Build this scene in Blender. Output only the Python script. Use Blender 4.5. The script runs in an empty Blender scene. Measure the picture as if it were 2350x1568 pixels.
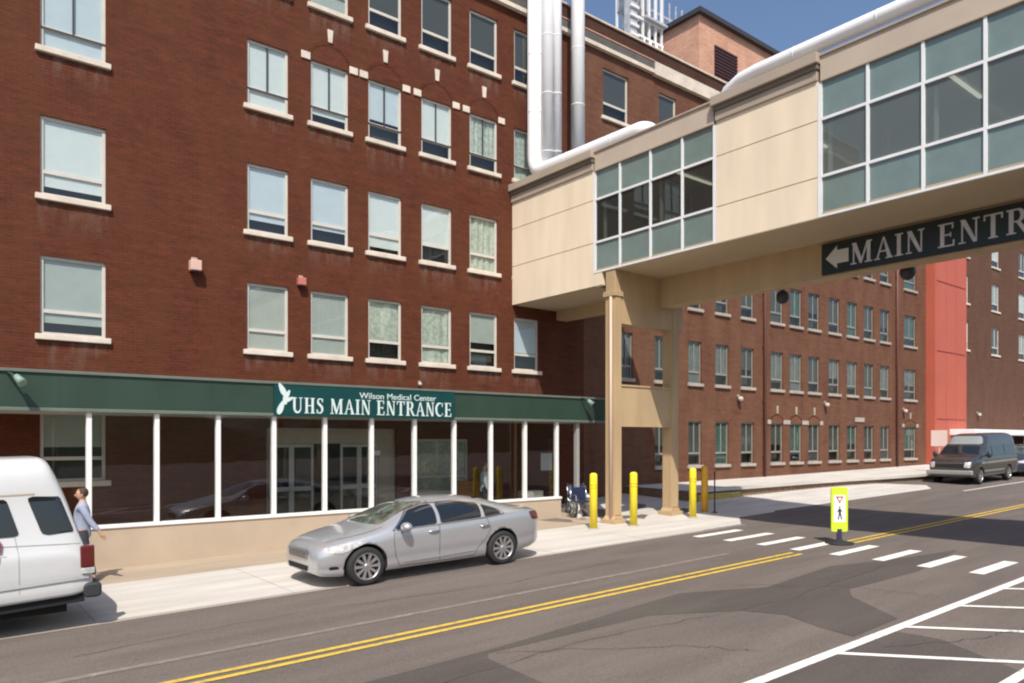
import bpy, bmesh, math, random
import numpy as np
from mathutils import Vector, Matrix
random.seed(7)
R = math.radians
SC = bpy.context.scene
COL = SC.collection
# ------------------------------------------------------------ camera, sky, sun
F_PX, HZ, CX, CAMZ = 1706.0, 1011.0, 1175.0, 2.71      # focal and horizon measured on a 2350 px wide copy
YAW = R(51.48)
cd = bpy.data.cameras.new("camera"); cam = bpy.data.objects.new("camera", cd); COL.objects.link(cam)
cam.location = (0, 0, CAMZ); cam.rotation_euler = (R(90), 0, YAW - R(90))
cd.sensor_width = 36; cd.lens = 36 * F_PX / 2350; cd.shift_y = (HZ - 784) / 2350
cd.clip_start = 0.1; cd.clip_end = 2000
SC.camera = cam
SUN_D = Vector((0.47, 0.62, -1.0)).normalized()          # way the light travels
w = bpy.data.worlds.new("World"); SC.world = w; w.use_nodes = True
wn = w.node_tree.nodes; wl = w.node_tree.links
sky = wn.new('ShaderNodeTexSky'); sky.sky_type = 'NISHITA'; sky.sun_disc = False
sky.sun_elevation = math.asin(-SUN_D.z)
sky.sun_rotation = math.atan2(-SUN_D.x, -SUN_D.y)
sky.air_density = 1.0; sky.dust_density = 2.2; sky.ozone_density = 3.0
bgn = wn['Background']; bgn.inputs[1].default_value = 0.145
wl.new(sky.outputs[0], bgn.inputs[0])
sl = bpy.data.lights.new("sun", 'SUN'); sl.energy = 4.7; sl.angle = R(0.5); sl.color = (1.0, 0.95, 0.87)
so = bpy.data.objects.new("sun", sl); COL.objects.link(so)
so.rotation_euler = SUN_D.to_track_quat('-Z', 'Y').to_euler()
SC.view_settings.view_transform = 'Standard'; SC.view_settings.look = 'None'
SC.view_settings.exposure = 0.08; SC.view_settings.gamma = 1.0
SC.render.engine = 'CYCLES'
SC.cycles.filter_width = 2.1

# ------------------------------------------------------------ measuring helpers
def dv(x):
    u = x - CX
    return (F_PX * math.cos(YAW) + u * math.sin(YAW), F_PX * math.sin(YAW) - u * math.cos(YAW))
def fac(x, y, Y):                      # point of the plane at distance Y seen at x, y -> X, Z
    a, b = dv(x); t = Y / b
    return a * t, (HZ - y) * t + CAMZ
def facx(x, Y): return fac(x, HZ, Y)[0]
GR = 0.02
def gz(X, Y=0.0):
    z = GR * X
    if Y > 12.3:
        k = min(1, max(0, (X - 15) / 7)); k = k * k * (3 - 2 * k)
        z += k * .04 * (min(Y, 19.5) - 12.3)
    return z
def gnd(x, y):
    a, b = dv(x); t = CAMZ / ((y - HZ) + GR * a)
    return a * t, b * t

# ------------------------------------------------------------ object helpers
def link(name, me, parent=None):
    o = bpy.data.objects.new(name, me); COL.objects.link(o)
    if parent is not None: o.parent = parent
    return o
def tag(o, label=None, cat=None, group=None, kind=None):
    if label: o['label'] = label
    if cat: o['category'] = cat
    if group: o['group'] = group
    if kind: o['kind'] = kind
    return o
def empty(name, loc, label, cat, group=None, rz=0.0):
    o = bpy.data.objects.new(name, None); COL.objects.link(o); o.location = loc; o.rotation_euler = (0, 0, rz)
    o.empty_display_size = .3
    return tag(o, label, cat, group)
def copy_tree(o, parent=None):
    c = o.copy(); COL.objects.link(c)
    if parent is not None: c.parent = parent
    for ch in list(o.children): copy_tree(ch, c)
    return c
class MB:
    def __init__(s): s.bm = bmesh.new()
    def face(s, pts, mi=0):
        f = s.bm.faces.new([s.bm.verts.new(p) for p in pts]); f.material_index = mi; return f
    def box(s, x0, x1, y0, y1, z0, z1, mi=0):
        v = [s.bm.verts.new(p) for p in ((x0,y0,z0),(x1,y0,z0),(x1,y1,z0),(x0,y1,z0),(x0,y0,z1),(x1,y0,z1),(x1,y1,z1),(x0,y1,z1))]
        for q in ((0,3,2,1),(4,5,6,7),(0,1,5,4),(1,2,6,5),(2,3,7,6),(3,0,4,7)):
            s.bm.faces.new([v[i] for i in q]).material_index = mi
        return v
    def prism(s, poly, axis, a, b, mi=0):      # poly of 2-tuples extruded along axis from a to b
        def P(p, t):
            return (t, p[0], p[1]) if axis == 'x' else (p[0], t, p[1]) if axis == 'y' else (p[0], p[1], t)
        A = [s.bm.verts.new(P(p, a)) for p in poly]; B = [s.bm.verts.new(P(p, b)) for p in poly]
        n = len(poly)
        for f in [A[::-1], B] + [[A[i], A[(i+1) % n], B[(i+1) % n], B[i]] for i in range(n)]:
            s.bm.faces.new(f).material_index = mi
    def cyl(s, p0, p1, r0, r1=None, n=20, mi=0, cap=True):
        if r1 is None: r1 = r0
        p0 = Vector(p0); p1 = Vector(p1); d = (p1 - p0).normalized()
        a = d.orthogonal().normalized(); b = d.cross(a)
        A = []; B = []
        for i in range(n):
            t = 2 * math.pi * i / n; q = a * math.cos(t) + b * math.sin(t)
            A.append(s.bm.verts.new(p0 + q * r0)); B.append(s.bm.verts.new(p1 + q * r1))
        for i in range(n):
            f = s.bm.faces.new([A[i], A[(i+1) % n], B[(i+1) % n], B[i]]); f.smooth = True; f.material_index = mi
        if cap:
            s.bm.faces.new(A[::-1]).material_index = mi; s.bm.faces.new(B).material_index = mi
    def tube(s, pts, r, n=16, mi=0):
        pts = [Vector(p) for p in pts]; rings = []
        ref = None
        for i, p in enumerate(pts):
            d = (pts[min(i+1, len(pts)-1)] - pts[max(i-1, 0)]).normalized()
            if ref is None: ref = d.orthogonal().normalized()
            a = (ref - d * ref.dot(d)).normalized(); ref = a; b = d.cross(a)
            rr = r[i] if isinstance(r, (list, tuple)) else r
            rings.append([s.bm.verts.new(p + (a * math.cos(2*math.pi*k/n) + b * math.sin(2*math.pi*k/n)) * rr) for k in range(n)])
        for i in range(len(rings) - 1):
            for k in range(n):
                f = s.bm.faces.new([rings[i][k], rings[i][(k+1) % n], rings[i+1][(k+1) % n], rings[i+1][k]]); f.smooth = True; f.material_index = mi
        s.bm.faces.new(rings[0][::-1]).material_index = mi; s.bm.faces.new(rings[-1]).material_index = mi
    def ball(s, c, r, seg=16, rings=10, mi=0):
        if not isinstance(r, (tuple, list)): r = (r, r, r)
        m = Matrix.Translation(Vector(c)) @ Matrix.Diagonal((r[0], r[1], r[2], 1))
        g = bmesh.ops.create_uvsphere(s.bm, u_segments=seg, v_segments=rings, radius=1, matrix=m)
        for v in g['verts']:
            for f in v.link_faces: f.smooth = True; f.material_index = mi
    def lathe(s, prof, c, axis='y', n=40, mi=0):   # prof (r, h) revolved about axis through c
        c = Vector(c); rings = []
        for r, h in prof:
            ring = []
            for k in range(n):
                t = 2*math.pi*k/n; q = (math.cos(t)*r, math.sin(t)*r)
                p = (q[0], h, q[1]) if axis == 'y' else (q[0], q[1], h)
                ring.append(s.bm.verts.new(c + Vector(p)))
            rings.append(ring)
        for i in range(len(rings)-1):
            for k in range(n):
                f = s.bm.faces.new([rings[i][k], rings[i][(k+1) % n], rings[i+1][(k+1) % n], rings[i+1][k]]); f.smooth = True; f.material_index = mi
    def build(s, name, mats, parent=None, bevel=0.0, seg=2):
        bmesh.ops.recalc_face_normals(s.bm, faces=s.bm.faces)
        me = bpy.data.meshes.new(name); s.bm.to_mesh(me); s.bm.free()
        for m in (mats if isinstance(mats, (list, tuple)) else [mats]): me.materials.append(m)
        o = link(name, me, parent)
        if bevel:
            b = o.modifiers.new('bevel', 'BEVEL'); b.width = bevel; b.segments = seg; b.limit_method = 'ANGLE'; b.angle_limit = R(40)
        return o

def split_loose(o):
    bm = bmesh.new(); bm.from_mesh(o.data); bm.faces.ensure_lookup_table()
    bmesh.ops.remove_doubles(bm, verts=bm.verts, dist=1e-5)
    left = set(bm.faces); groups = []
    while left:
        st = [left.pop()]; g = list(st)
        while st:
            f = st.pop()
            for v in f.verts:
                for q in v.link_faces:
                    if q in left: left.discard(q); st.append(q); g.append(q)
        groups.append([[(v.co[:]) for v in f.verts] + [f.smooth] for f in g])
    bm.free()
    if len(groups) < 2: return [o]
    out = []; nm = o.name.split('.')[0]; ms = list(o.data.materials); par = o.parent; mods = [(m.width, m.segments) for m in o.modifiers if m.type == 'BEVEL']
    for g in groups:
        b = bmesh.new(); cache = {}
        for f in g:
            vs = []
            for c in f[:-1]:
                if c not in cache: cache[c] = b.verts.new(c)
                vs.append(cache[c])
            try: b.faces.new(vs).smooth = f[-1]
            except ValueError: pass
        me = bpy.data.meshes.new(nm); b.to_mesh(me); b.free()
        for m in ms: me.materials.append(m)
        q = link(nm, me, par); out.append(q)
        for w_, sg_ in mods:
            bv = q.modifiers.new('bevel', 'BEVEL'); bv.width = w_; bv.segments = sg_; bv.limit_method = 'ANGLE'; bv.angle_limit = R(40)
    bpy.data.objects.remove(o); return out

# ------------------------------------------------------------ materials
def mat(name, col, rough=.7, metal=0, var=0.0, vscale=3.0, coat=0, spec=.5, bump=0, bscale=40, alt=None, emit=0, st=None):
    m = bpy.data.materials.new(name); m.use_nodes = True; nt = m.node_tree; n = nt.nodes; L = nt.links
    p = n['Principled BSDF']
    p.inputs['Base Color'].default_value = (*col, 1); p.inputs['Roughness'].default_value = rough
    p.inputs['Metallic'].default_value = metal; p.inputs['Coat Weight'].default_value = coat
    p.inputs['Coat Roughness'].default_value = .05
    p.inputs['Specular IOR Level'].default_value = spec
    if emit: p.inputs['Emission Color'].default_value = (*col, 1); p.inputs['Emission Strength'].default_value = emit
    tc = n.new('ShaderNodeTexCoord')
    if var or alt:
        nz = n.new('ShaderNodeTexNoise'); nz.inputs['Scale'].default_value = vscale; nz.inputs['Detail'].default_value = 6
        if st:
            mpp = n.new('ShaderNodeMapping'); mpp.inputs['Scale'].default_value = st; L.new(tc.outputs['Object'], mpp.inputs[0]); L.new(mpp.outputs[0], nz.inputs['Vector'])
        else: L.new(tc.outputs['Object'], nz.inputs['Vector'])
        mx = n.new('ShaderNodeMix'); mx.data_type = 'RGBA'
        a = alt if alt else tuple(c * (1 - var) for c in col)
        b = col if alt else tuple(min(1, c * (1 + var)) for c in col)
        mx.inputs[6].default_value = (*a, 1); mx.inputs[7].default_value = (*b, 1)
        rmp = n.new('ShaderNodeMapRange'); rmp.inputs[1].default_value = .32; rmp.inputs[2].default_value = .68
        L.new(nz.outputs[0], rmp.inputs[0]); L.new(rmp.outputs[0], mx.inputs[0]); L.new(mx.outputs[2], p.inputs['Base Color'])
    if bump:
        nb = n.new('ShaderNodeTexNoise'); nb.inputs['Scale'].default_value = bscale; nb.inputs['Detail'].default_value = 4
        L.new(tc.outputs['Object'], nb.inputs['Vector'])
        bp = n.new('ShaderNodeBump'); bp.inputs['Strength'].default_value = bump; bp.inputs['Distance'].default_value = .02
        L.new(nb.outputs[0], bp.inputs['Height']); L.new(bp.outputs[0], p.inputs['Normal'])
    return m
def brick_mat(name, c1, c2, mortar, mott, bw=.21, rh=.07, bump=.25):
    m = bpy.data.materials.new(name); m.use_nodes = True; nt = m.node_tree; n = nt.nodes; L = nt.links
    p = n['Principled BSDF']; p.inputs['Roughness'].default_value = .85; p.inputs['Specular IOR Level'].default_value = .25
    g = n.new('ShaderNodeNewGeometry'); sx = n.new('ShaderNodeSeparateXYZ'); L.new(g.outputs['Position'], sx.inputs[0])
    ad = n.new('ShaderNodeMath'); L.new(sx.outputs[0], ad.inputs[0]); L.new(sx.outputs[1], ad.inputs[1])
    cb = n.new('ShaderNodeCombineXYZ'); L.new(ad.outputs[0], cb.inputs[0]); L.new(sx.outputs[2], cb.inputs[1])
    b = n.new('ShaderNodeTexBrick'); L.new(cb.outputs[0], b.inputs['Vector'])
    b.inputs['Scale'].default_value = 1; b.inputs['Brick Width'].default_value = bw; b.inputs['Row Height'].default_value = rh
    b.inputs['Mortar Size'].default_value = .009; b.inputs['Mortar Smooth'].default_value = .3; b.inputs['Bias'].default_value = -.1
    b.inputs['Color1'].default_value = (*c1, 1); b.inputs['Color2'].default_value = (*c2, 1); b.inputs['Mortar'].default_value = (*mortar, 1)
    def noise(sc, det, lo, hi, sxy=(1, 1)):
        mp = n.new('ShaderNodeMapping'); mp.inputs['Scale'].default_value = (sxy[0], sxy[1], 1); L.new(cb.outputs[0], mp.inputs[0])
        z = n.new('ShaderNodeTexNoise'); z.inputs['Scale'].default_value = sc; z.inputs['Detail'].default_value = det
        L.new(mp.outputs[0], z.inputs['Vector'])
        r = n.new('ShaderNodeMapRange'); r.inputs[1].default_value = .3; r.inputs[2].default_value = .7
        r.inputs[3].default_value = lo; r.inputs[4].default_value = hi; L.new(z.outputs[0], r.inputs[0]); return r.outputs[0]
    def mixf(fac_, colin, c, mode='MIX'):
        x = n.new('ShaderNodeMix'); x.data_type = 'RGBA'; x.blend_type = mode
        if isinstance(fac_, float): x.inputs[0].default_value = fac_
        else: L.new(fac_, x.inputs[0])
        L.new(colin, x.inputs[6])
        if isinstance(c, tuple): x.inputs[7].default_value = (*c, 1)
        else: L.new(c, x.inputs[7])
        return x.outputs[2]
    c = mixf(noise(.5, 5, 0, .55), b.outputs['Color'], mott)
    c = mixf(noise(.16, 4, 0, .30), c, tuple(v * .55 for v in c1))
    c = mixf(noise(3.5, 6, 0, .55, (1, 2)), c, tuple(v * .62 for v in c2))
    c = mixf(noise(9, 3, 0, .45, (.6, 2)), c, tuple(min(1, v * 1.75) for v in c1))
    c = mixf(noise(2.2, 8, 0, .45, (.5, 3)), c, tuple(v * .5 for v in c2))
    c = mixf(noise(1.2, 3, 0, .35, (1, .35)), c, (mott[0] * 1.5, mott[1] * 1.6, mott[2] * 1.6))
    L.new(c, p.inputs['Base Color'])
    bp = n.new('ShaderNodeBump'); bp.inputs['Strength'].default_value = bump; bp.inputs['Distance'].default_value = .01; bp.invert = True
    L.new(b.outputs['Fac'], bp.inputs['Height']); L.new(bp.outputs[0], p.inputs['Normal'])
    return m
def asphalt_mat(name, base, alt, grit=.35, big=.25):
    m = bpy.data.materials.new(name); m.use_nodes = True; nt = m.node_tree; n = nt.nodes; L = nt.links
    p = n['Principled BSDF']; p.inputs['Roughness'].default_value = .9; p.inputs['Specular IOR Level'].default_value = .3
    g = n.new('ShaderNodeNewGeometry')
    def nz(sc, det, mp=(1, 1, 1)):
        q = n.new('ShaderNodeMapping'); q.inputs['Scale'].default_value = mp; L.new(g.outputs['Position'], q.inputs[0])
        z = n.new('ShaderNodeTexNoise'); z.inputs['Scale'].default_value = sc; z.inputs['Detail'].default_value = det
        L.new(q.outputs[0], z.inputs['Vector']); r = n.new('ShaderNodeMapRange'); r.inputs[1].default_value = .3; r.inputs[2].default_value = .7
        L.new(z.outputs[0], r.inputs[0]); return r.outputs[0], z
    a, _ = nz(big, 6, (.5, 1.4, 1)); b_, zb = nz(38, 5); c_, _ = nz(1.1, 5, (.35, 2.2, 1))
    x = n.new('ShaderNodeMix'); x.data_type = 'RGBA'; x.inputs[6].default_value = (*base, 1); x.inputs[7].default_value = (*alt, 1); L.new(a, x.inputs[0])
    y = n.new('ShaderNodeMix'); y.data_type = 'RGBA'; y.blend_type = 'MULTIPLY'; L.new(x.outputs[2], y.inputs[6]); y.inputs[0].default_value = grit
    L.new(b_, y.inputs[7])
    y2 = n.new('ShaderNodeMix'); y2.data_type = 'RGBA'; y2.blend_type = 'MULTIPLY'; L.new(y.outputs[2], y2.inputs[6]); y2.inputs[0].default_value = .22
    L.new(c_, y2.inputs[7]); L.new(y2.outputs[2], p.inputs['Base Color'])
    bp = n.new('ShaderNodeBump'); bp.inputs['Strength'].default_value = .5; bp.inputs['Distance'].default_value = .008
    L.new(zb.outputs[0], bp.inputs['Height']); L.new(bp.outputs[0], p.inputs['Normal'])
    return m
def glass_mat(name, tint, refl=1.0, rough=.0, ior=1.5, veil=0):
    m = bpy.data.materials.new(name); m.use_nodes = True; nt = m.node_tree; n = nt.nodes; L = nt.links
    n.remove(n['Principled BSDF']); out = n['Material Output']
    t = n.new('ShaderNodeBsdfTransparent'); t.inputs[0].default_value = (*tint, 1)
    g = n.new('ShaderNodeBsdfGlossy'); g.inputs['Roughness'].default_value = rough; g.inputs['Color'].default_value = (refl, refl, refl, 1)
    ge = n.new('ShaderNodeNewGeometry'); dt = n.new('ShaderNodeVectorMath'); dt.operation = 'DOT_PRODUCT'
    L.new(ge.outputs['Incoming'], dt.inputs[0]); L.new(ge.outputs['Normal'], dt.inputs[1])
    def mth(op, a, b):
        q = n.new('ShaderNodeMath'); q.operation = op
        for i, v in enumerate((a, b)):
            if v is None: continue
            if isinstance(v, (int, float)): q.inputs[i].default_value = v
            else: L.new(v, q.inputs[i])
        return q.outputs[0]
    om = mth('SUBTRACT', 1.0, mth('ABSOLUTE', dt.outputs['Value'], None))
    mu_ = mth('ADD', mth('MULTIPLY', mth('POWER', om, 5.0), .92), .075)
    class _o: pass
    mu = _o(); mu.outputs = [mu_]
    mx = n.new('ShaderNodeMixShader'); L.new(mu.outputs[0], mx.inputs[0]); L.new(t.outputs[0], mx.inputs[1]); L.new(g.outputs[0], mx.inputs[2])
    tcx = n.new('ShaderNodeTexCoord'); nz = n.new('ShaderNodeTexNoise'); nz.inputs['Scale'].default_value = .9; L.new(tcx.outputs['Object'], nz.inputs['Vector'])
    bp = n.new('ShaderNodeBump'); bp.inputs['Strength'].default_value = .035; bp.inputs['Distance'].default_value = .05
    L.new(nz.outputs[0], bp.inputs['Height']); L.new(bp.outputs[0], g.inputs['Normal'])
    if veil:
        df = n.new('ShaderNodeBsdfDiffuse'); df.inputs[0].default_value = (.33, .375, .345, 1)
        m2 = n.new('ShaderNodeMixShader'); m2.inputs[0].default_value = veil; L.new(mx.outputs[0], m2.inputs[1]); L.new(df.outputs[0], m2.inputs[2])
        L.new(m2.outputs[0], out.inputs[0]); return m
    L.new(mx.outputs[0], out.inputs[0]); return m

def stain_mat():
    m = bpy.data.materials.new('limewash_stain'); m.use_nodes = True; nt = m.node_tree; n = nt.nodes; L = nt.links
    p = n['Principled BSDF']; p.inputs['Base Color'].default_value = (.33, .22, .17, 1); p.inputs['Roughness'].default_value = .9
    tc = n.new('ShaderNodeTexCoord'); sx = n.new('ShaderNodeSeparateXYZ'); L.new(tc.outputs['Generated'], sx.inputs[0])
    g = n.new('ShaderNodeNewGeometry'); mp = n.new('ShaderNodeMapping'); mp.inputs['Scale'].default_value = (5, 1, 1.4); L.new(g.outputs['Position'], mp.inputs[0])
    z = n.new('ShaderNodeTexNoise'); z.inputs['Scale'].default_value = 1.3; z.inputs['Detail'].default_value = 7; L.new(mp.outputs[0], z.inputs['Vector'])
    r = n.new('ShaderNodeMapRange'); r.inputs[1].default_value = .40; r.inputs[2].default_value = .75; L.new(z.outputs[0], r.inputs[0])
    a = n.new('ShaderNodeMath'); a.operation = 'MULTIPLY'; L.new(sx.outputs[2], a.inputs[0]); L.new(r.outputs[0], a.inputs[1])
    b = n.new('ShaderNodeMath'); b.operation = 'MULTIPLY'; b.inputs[1].default_value = .42; L.new(a.outputs[0], b.inputs[0])
    L.new(b.outputs[0], p.inputs['Alpha']); return m
M = {}
M['brick'] = brick_mat('red_brick', (0.120, 0.025, 0.011), (0.065, 0.018, 0.009), (0.151, 0.068, 0.036), (0.091, 0.032, 0.013))
M['brick2'] = brick_mat('red_brick_north_wing', (0.160, 0.053, 0.031), (0.099, 0.040, 0.025), (0.155, 0.103, 0.067), (0.151, 0.081, 0.045))
M['brick3'] = brick_mat('dark_brick', (0.128, 0.054, 0.033), (0.093, 0.041, 0.027), (0.119, 0.078, 0.054), (0.106, 0.054, 0.032))
M['brick_pink'] = brick_mat('pink_brick', (0.575, 0.300, 0.204), (0.506, 0.264, 0.180), (0.552, 0.348, 0.252), (0.552, 0.318, 0.216))
M['brick_par'] = brick_mat('dark_parapet_brick', (0.068, 0.026, 0.017), (0.048, 0.019, 0.014), (0.064, 0.038, 0.028), (0.064, 0.030, 0.020))
M['gutter'] = mat('dark_gutter', (.11, .10, .085), .6, var=.15)
M['shade_taupe'] = mat('shade_taupe_moulding', (.17, .135, .10), .6)  # dark colour stands in for the shadow gap under the bridge coping
M['stone_grey'] = mat('weathered_grey_stone', (.40, .345, .29), .85, var=.12, vscale=2)
M['stain'] = stain_mat()
M['stone'] = mat('limestone', (.66, .57, .47), .8, var=.12, vscale=2.5, bump=.1)
M['frame'] = mat('cream_aluminium', (.60, .56, .49), .45, var=.05)
M['frame_wing'] = mat('dull_window_frame', (.26, .25, .215), .5, var=.1)
M['frame_white'] = mat('white_aluminium', (.80, .80, .79), .4, var=.03)
M['post_white'] = mat('white_painted_steel', (.82, .80, .77), .45, var=.04)
M['frame_dark'] = mat('dark_iron', (.045, .042, .045), .5)
M['pane'] = glass_mat('window_glass', (.82, .87, .86))
M['pane_bridge'] = glass_mat('tinted_glass', (.42, .46, .43), veil=.30)
M['pane_bridge_dark'] = glass_mat('tinted_glass', (.30, .33, .29), veil=.07)
M['pane_canopy'] = glass_mat('canopy_glass', (.76, .78, .76))
M['blind'] = mat('pale_blind', (.74, .76, .74), .8, var=.02, vscale=5)
M['blind_blue'] = mat('bluish_blind', (.62, .67, .71), .8, var=.025, vscale=4)
M['blind_dim'] = mat('grey_shade', (.44, .46, .42), .8, var=.04, vscale=4)
M['dim2'] = mat('dull_shade', (.17, .18, .165), .85, var=.2, vscale=6)
M['dim3'] = mat('green_drape', (.06, .11, .085), .85, var=.3, vscale=8)
M['curtain'] = mat('green_grey_curtain', (.48, .51, .43), .85, var=.25, vscale=9)
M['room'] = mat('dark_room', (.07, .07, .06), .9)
M['spandrel'] = mat('teal_spandrel_glass', (.17, .225, .205), .16, var=.06, spec=.7, coat=.3)
M['cream'] = mat('cream_panel', (.80, .665, .49), .65, var=.07, vscale=1.6, bump=.03, st=(1, 1.2, .22))
M['taupe'] = mat('taupe_coping', (.40, .325, .25), .6, var=.06, vscale=1.2)
M['taupe_light'] = mat('beige_fascia', (.50, .405, .315), .6, var=.05, vscale=1.2)
M['tan'] = mat('tan_steelwork', (.46, .325, .18), .65, var=.10, vscale=1.8, bump=.04, st=(1, 1, .25))
M['soffit'] = mat('tan_soffit', (.47, .37, .24), .75, var=.06, vscale=.6)
M['groove'] = mat('panel_joint', (.42, .34, .24), .9)
M['green'] = mat('green_metal_fascia', (.022, .048, .031), .55, var=.16, vscale=1.4, st=(1, 1, .5))
M['green_trim'] = mat('grey_green_trim', (.13, .155, .125), .6, var=.08)
M['teal'] = mat('deep_teal_sign_face', (.003, .050, .050), .35, var=.08)
M['sign_dark'] = mat('dark_sign_face', (.012, .022, .022), .4, var=.15, vscale=1.5)
M['letter'] = mat('pale_letters', (.62, .72, .70), .5)
M['letter_grey'] = mat('grey_letters', (.58, .58, .60), .6, var=.12, vscale=4)
M['tan_wall'] = mat('tan_render', (.47, .37, .27), .8, var=.07, vscale=1.3, bump=.06)
M['asphalt'] = asphalt_mat('asphalt', (.205, .169, .145), (.178, .146, .126))
M['asphalt_dark'] = asphalt_mat('dark_asphalt_patch', (.108, .089, .077), (.132, .110, .095), .3, .4)
M['crack'] = mat('crack_filler', (.075, .062, .055), .8)
M['asphalt_light'] = asphalt_mat('worn_asphalt', (.235, .20, .175), (.21, .175, .157), .3, .3)
M['concrete'] = asphalt_mat('pale_concrete', (.68, .63, .565), (.60, .555, .50), .10, .35)
M['concrete_old'] = asphalt_mat('old_concrete', (.50, .44, .37), (.42, .37, .31), .15, .3)
M['tan_walk'] = asphalt_mat('tan_paving', (.47, .37, .27), (.41, .325, .235), .12, .4)
M['mulch'] = mat('brown_bed', (.20, .13, .085), .95, var=.4, vscale=14, bump=.4)
def worn_paint(name, col, under, thr=.38):
    m = mat(name, col, .7); nt = m.node_tree; n = nt.nodes; L = nt.links; p = n['Principled BSDF']
    g = n.new('ShaderNodeNewGeometry'); z = n.new('ShaderNodeTexNoise'); z.inputs['Scale'].default_value = 7; z.inputs['Detail'].default_value = 8
    z.inputs['Roughness'].default_value = .75
    L.new(g.outputs['Position'], z.inputs['Vector'])
    r = n.new('ShaderNodeMapRange'); r.inputs[1].default_value = thr - .06; r.inputs[2].default_value = thr + .08; L.new(z.outputs[0], r.inputs[0])
    x = n.new('ShaderNodeMix'); x.data_type = 'RGBA'; x.inputs[6].default_value = (*under, 1); x.inputs[7].default_value = (*col, 1)
    L.new(r.outputs[0], x.inputs[0]); L.new(x.outputs[2], p.inputs['Base Color']); return m
M['yellow_paint'] = worn_paint('yellow_road_paint', (.66, .44, .055), (.36, .26, .10), .42)
M['white_paint'] = worn_paint('white_road_paint', (.78, .76, .71), (.38, .34, .30), .38)
M['faded_paint'] = worn_paint('faded_road_paint', (.30, .255, .20), (.195, .162, .14), .56)
M['bollard'] = mat('yellow_bollard_sleeve', (.88, .70, .025), .4, var=.05)
M['bollard_orange'] = mat('orange_bollard_paint', (.72, .36, .03), .5, var=.1)
M['sign_yellow'] = mat('fluorescent_yellow_green', (.58, .74, .03), .45)
M['lamp_cream'] = mat('cream_lamp_housing', (.50, .44, .37), .5)
M['white'] = mat('white_plastic', (.84, .84, .82), .4, var=.03)
M['red'] = mat('red_paint', (.45, .03, .03), .5)
M['black'] = mat('black_rubber', (.018, .018, .018), .75, var=.2, vscale=20)
M['salmon'] = mat('salmon_metal_cladding', (.47, .108, .066), .55, var=.05, vscale=.5)
M['pipe'] = mat('white_pipe_jacket', (.80, .80, .80), .35, metal=.0, var=.04, vscale=1.5)
M['silver'] = mat('silver_paint', (.57, .57, .58), .30, metal=.6, coat=.8, var=.01)
M['van_white'] = mat('white_van_paint', (.60, .60, .59), .35, coat=.6, var=.02)
M['van_dark'] = mat('dark_grey_green_paint', (.062, .061, .058), .32, metal=.5, coat=.8)
M['grey_paint'] = mat('grey_car_paint', (.16, .16, .17), .3, metal=.5, coat=.8)
M['blue_paint'] = mat('dark_blue_car_paint', (.05, .055, .085), .3, metal=.5, coat=.8)
M['car_glass'] = mat('tinted_car_glass', (.012, .015, .018), .04, spec=.6, coat=.5)
M['windshield'] = mat('windscreen_glass', (.16, .175, .13), .05, spec=.7, coat=.5, alt=(.02, .024, .02), vscale=4)
M['tyre'] = mat('tyre_rubber', (.022, .021, .021), .8, var=.1, vscale=30)
M['rim'] = mat('alloy_rim', (.62, .61, .60), .3, metal=.85)
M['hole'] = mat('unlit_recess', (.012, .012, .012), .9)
M['chrome'] = mat('chrome', (.75, .75, .76), .15, metal=1)
M['lamp_clear'] = mat('headlamp_lens', (.62, .60, .56), .12, coat=.8, alt=(.34, .33, .32), vscale=12)
M['lamp_red'] = mat('tail_lamp_red', (.11, .010, .010), .2, coat=.6)
M['bumper_black'] = mat('black_bumper', (.035, .035, .037), .55)
M['skin'] = mat('skin', (.48, .27, .18), .55, var=.05)
M['hair'] = mat('brown_hair', (.055, .028, .018), .7, var=.3, vscale=30)
M['shirt'] = mat('blue_grey_shirt', (.30, .34, .44), .85, var=.12, vscale=8)
M['shirt2'] = mat('pale_blue_shirt', (.38, .43, .48), .85, var=.12, vscale=8)
M['trousers'] = mat('dark_trousers', (.035, .035, .045), .85, var=.15)
M['navy'] = mat('navy_vinyl', (.015, .02, .06), .5, var=.1)
M['orange_wood'] = mat('amber_upholstery', (.36, .15, .03), .6, var=.2, vscale=6)
M['floor_in'] = mat('grey_tile_floor', (.30, .29, .27), .3, var=.08, vscale=2)
M['ceiling'] = mat('office_ceiling', (.45, .44, .40), .8)
M['tube'] = mat('fluorescent_tube', (1.0, .95, .82), .5, emit=1.1)
M['door_metal'] = mat('grey_aluminium_door', (.44, .43, .41), .4, metal=.3, var=.05)
M['surround'] = mat('beige_surround', (.42, .36, .29), .7, var=.06)
M['galv'] = mat('galvanised_steel', (.50, .50, .51), .5, metal=.15, var=.2, vscale=4)
M['roofing'] = mat('grey_roofing', (.18, .18, .18), .9, var=.1)
M['curb_yellow'] = mat('yellow_kerb_paint', (.42, .31, .09), .7, var=.15, vscale=6)

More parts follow.
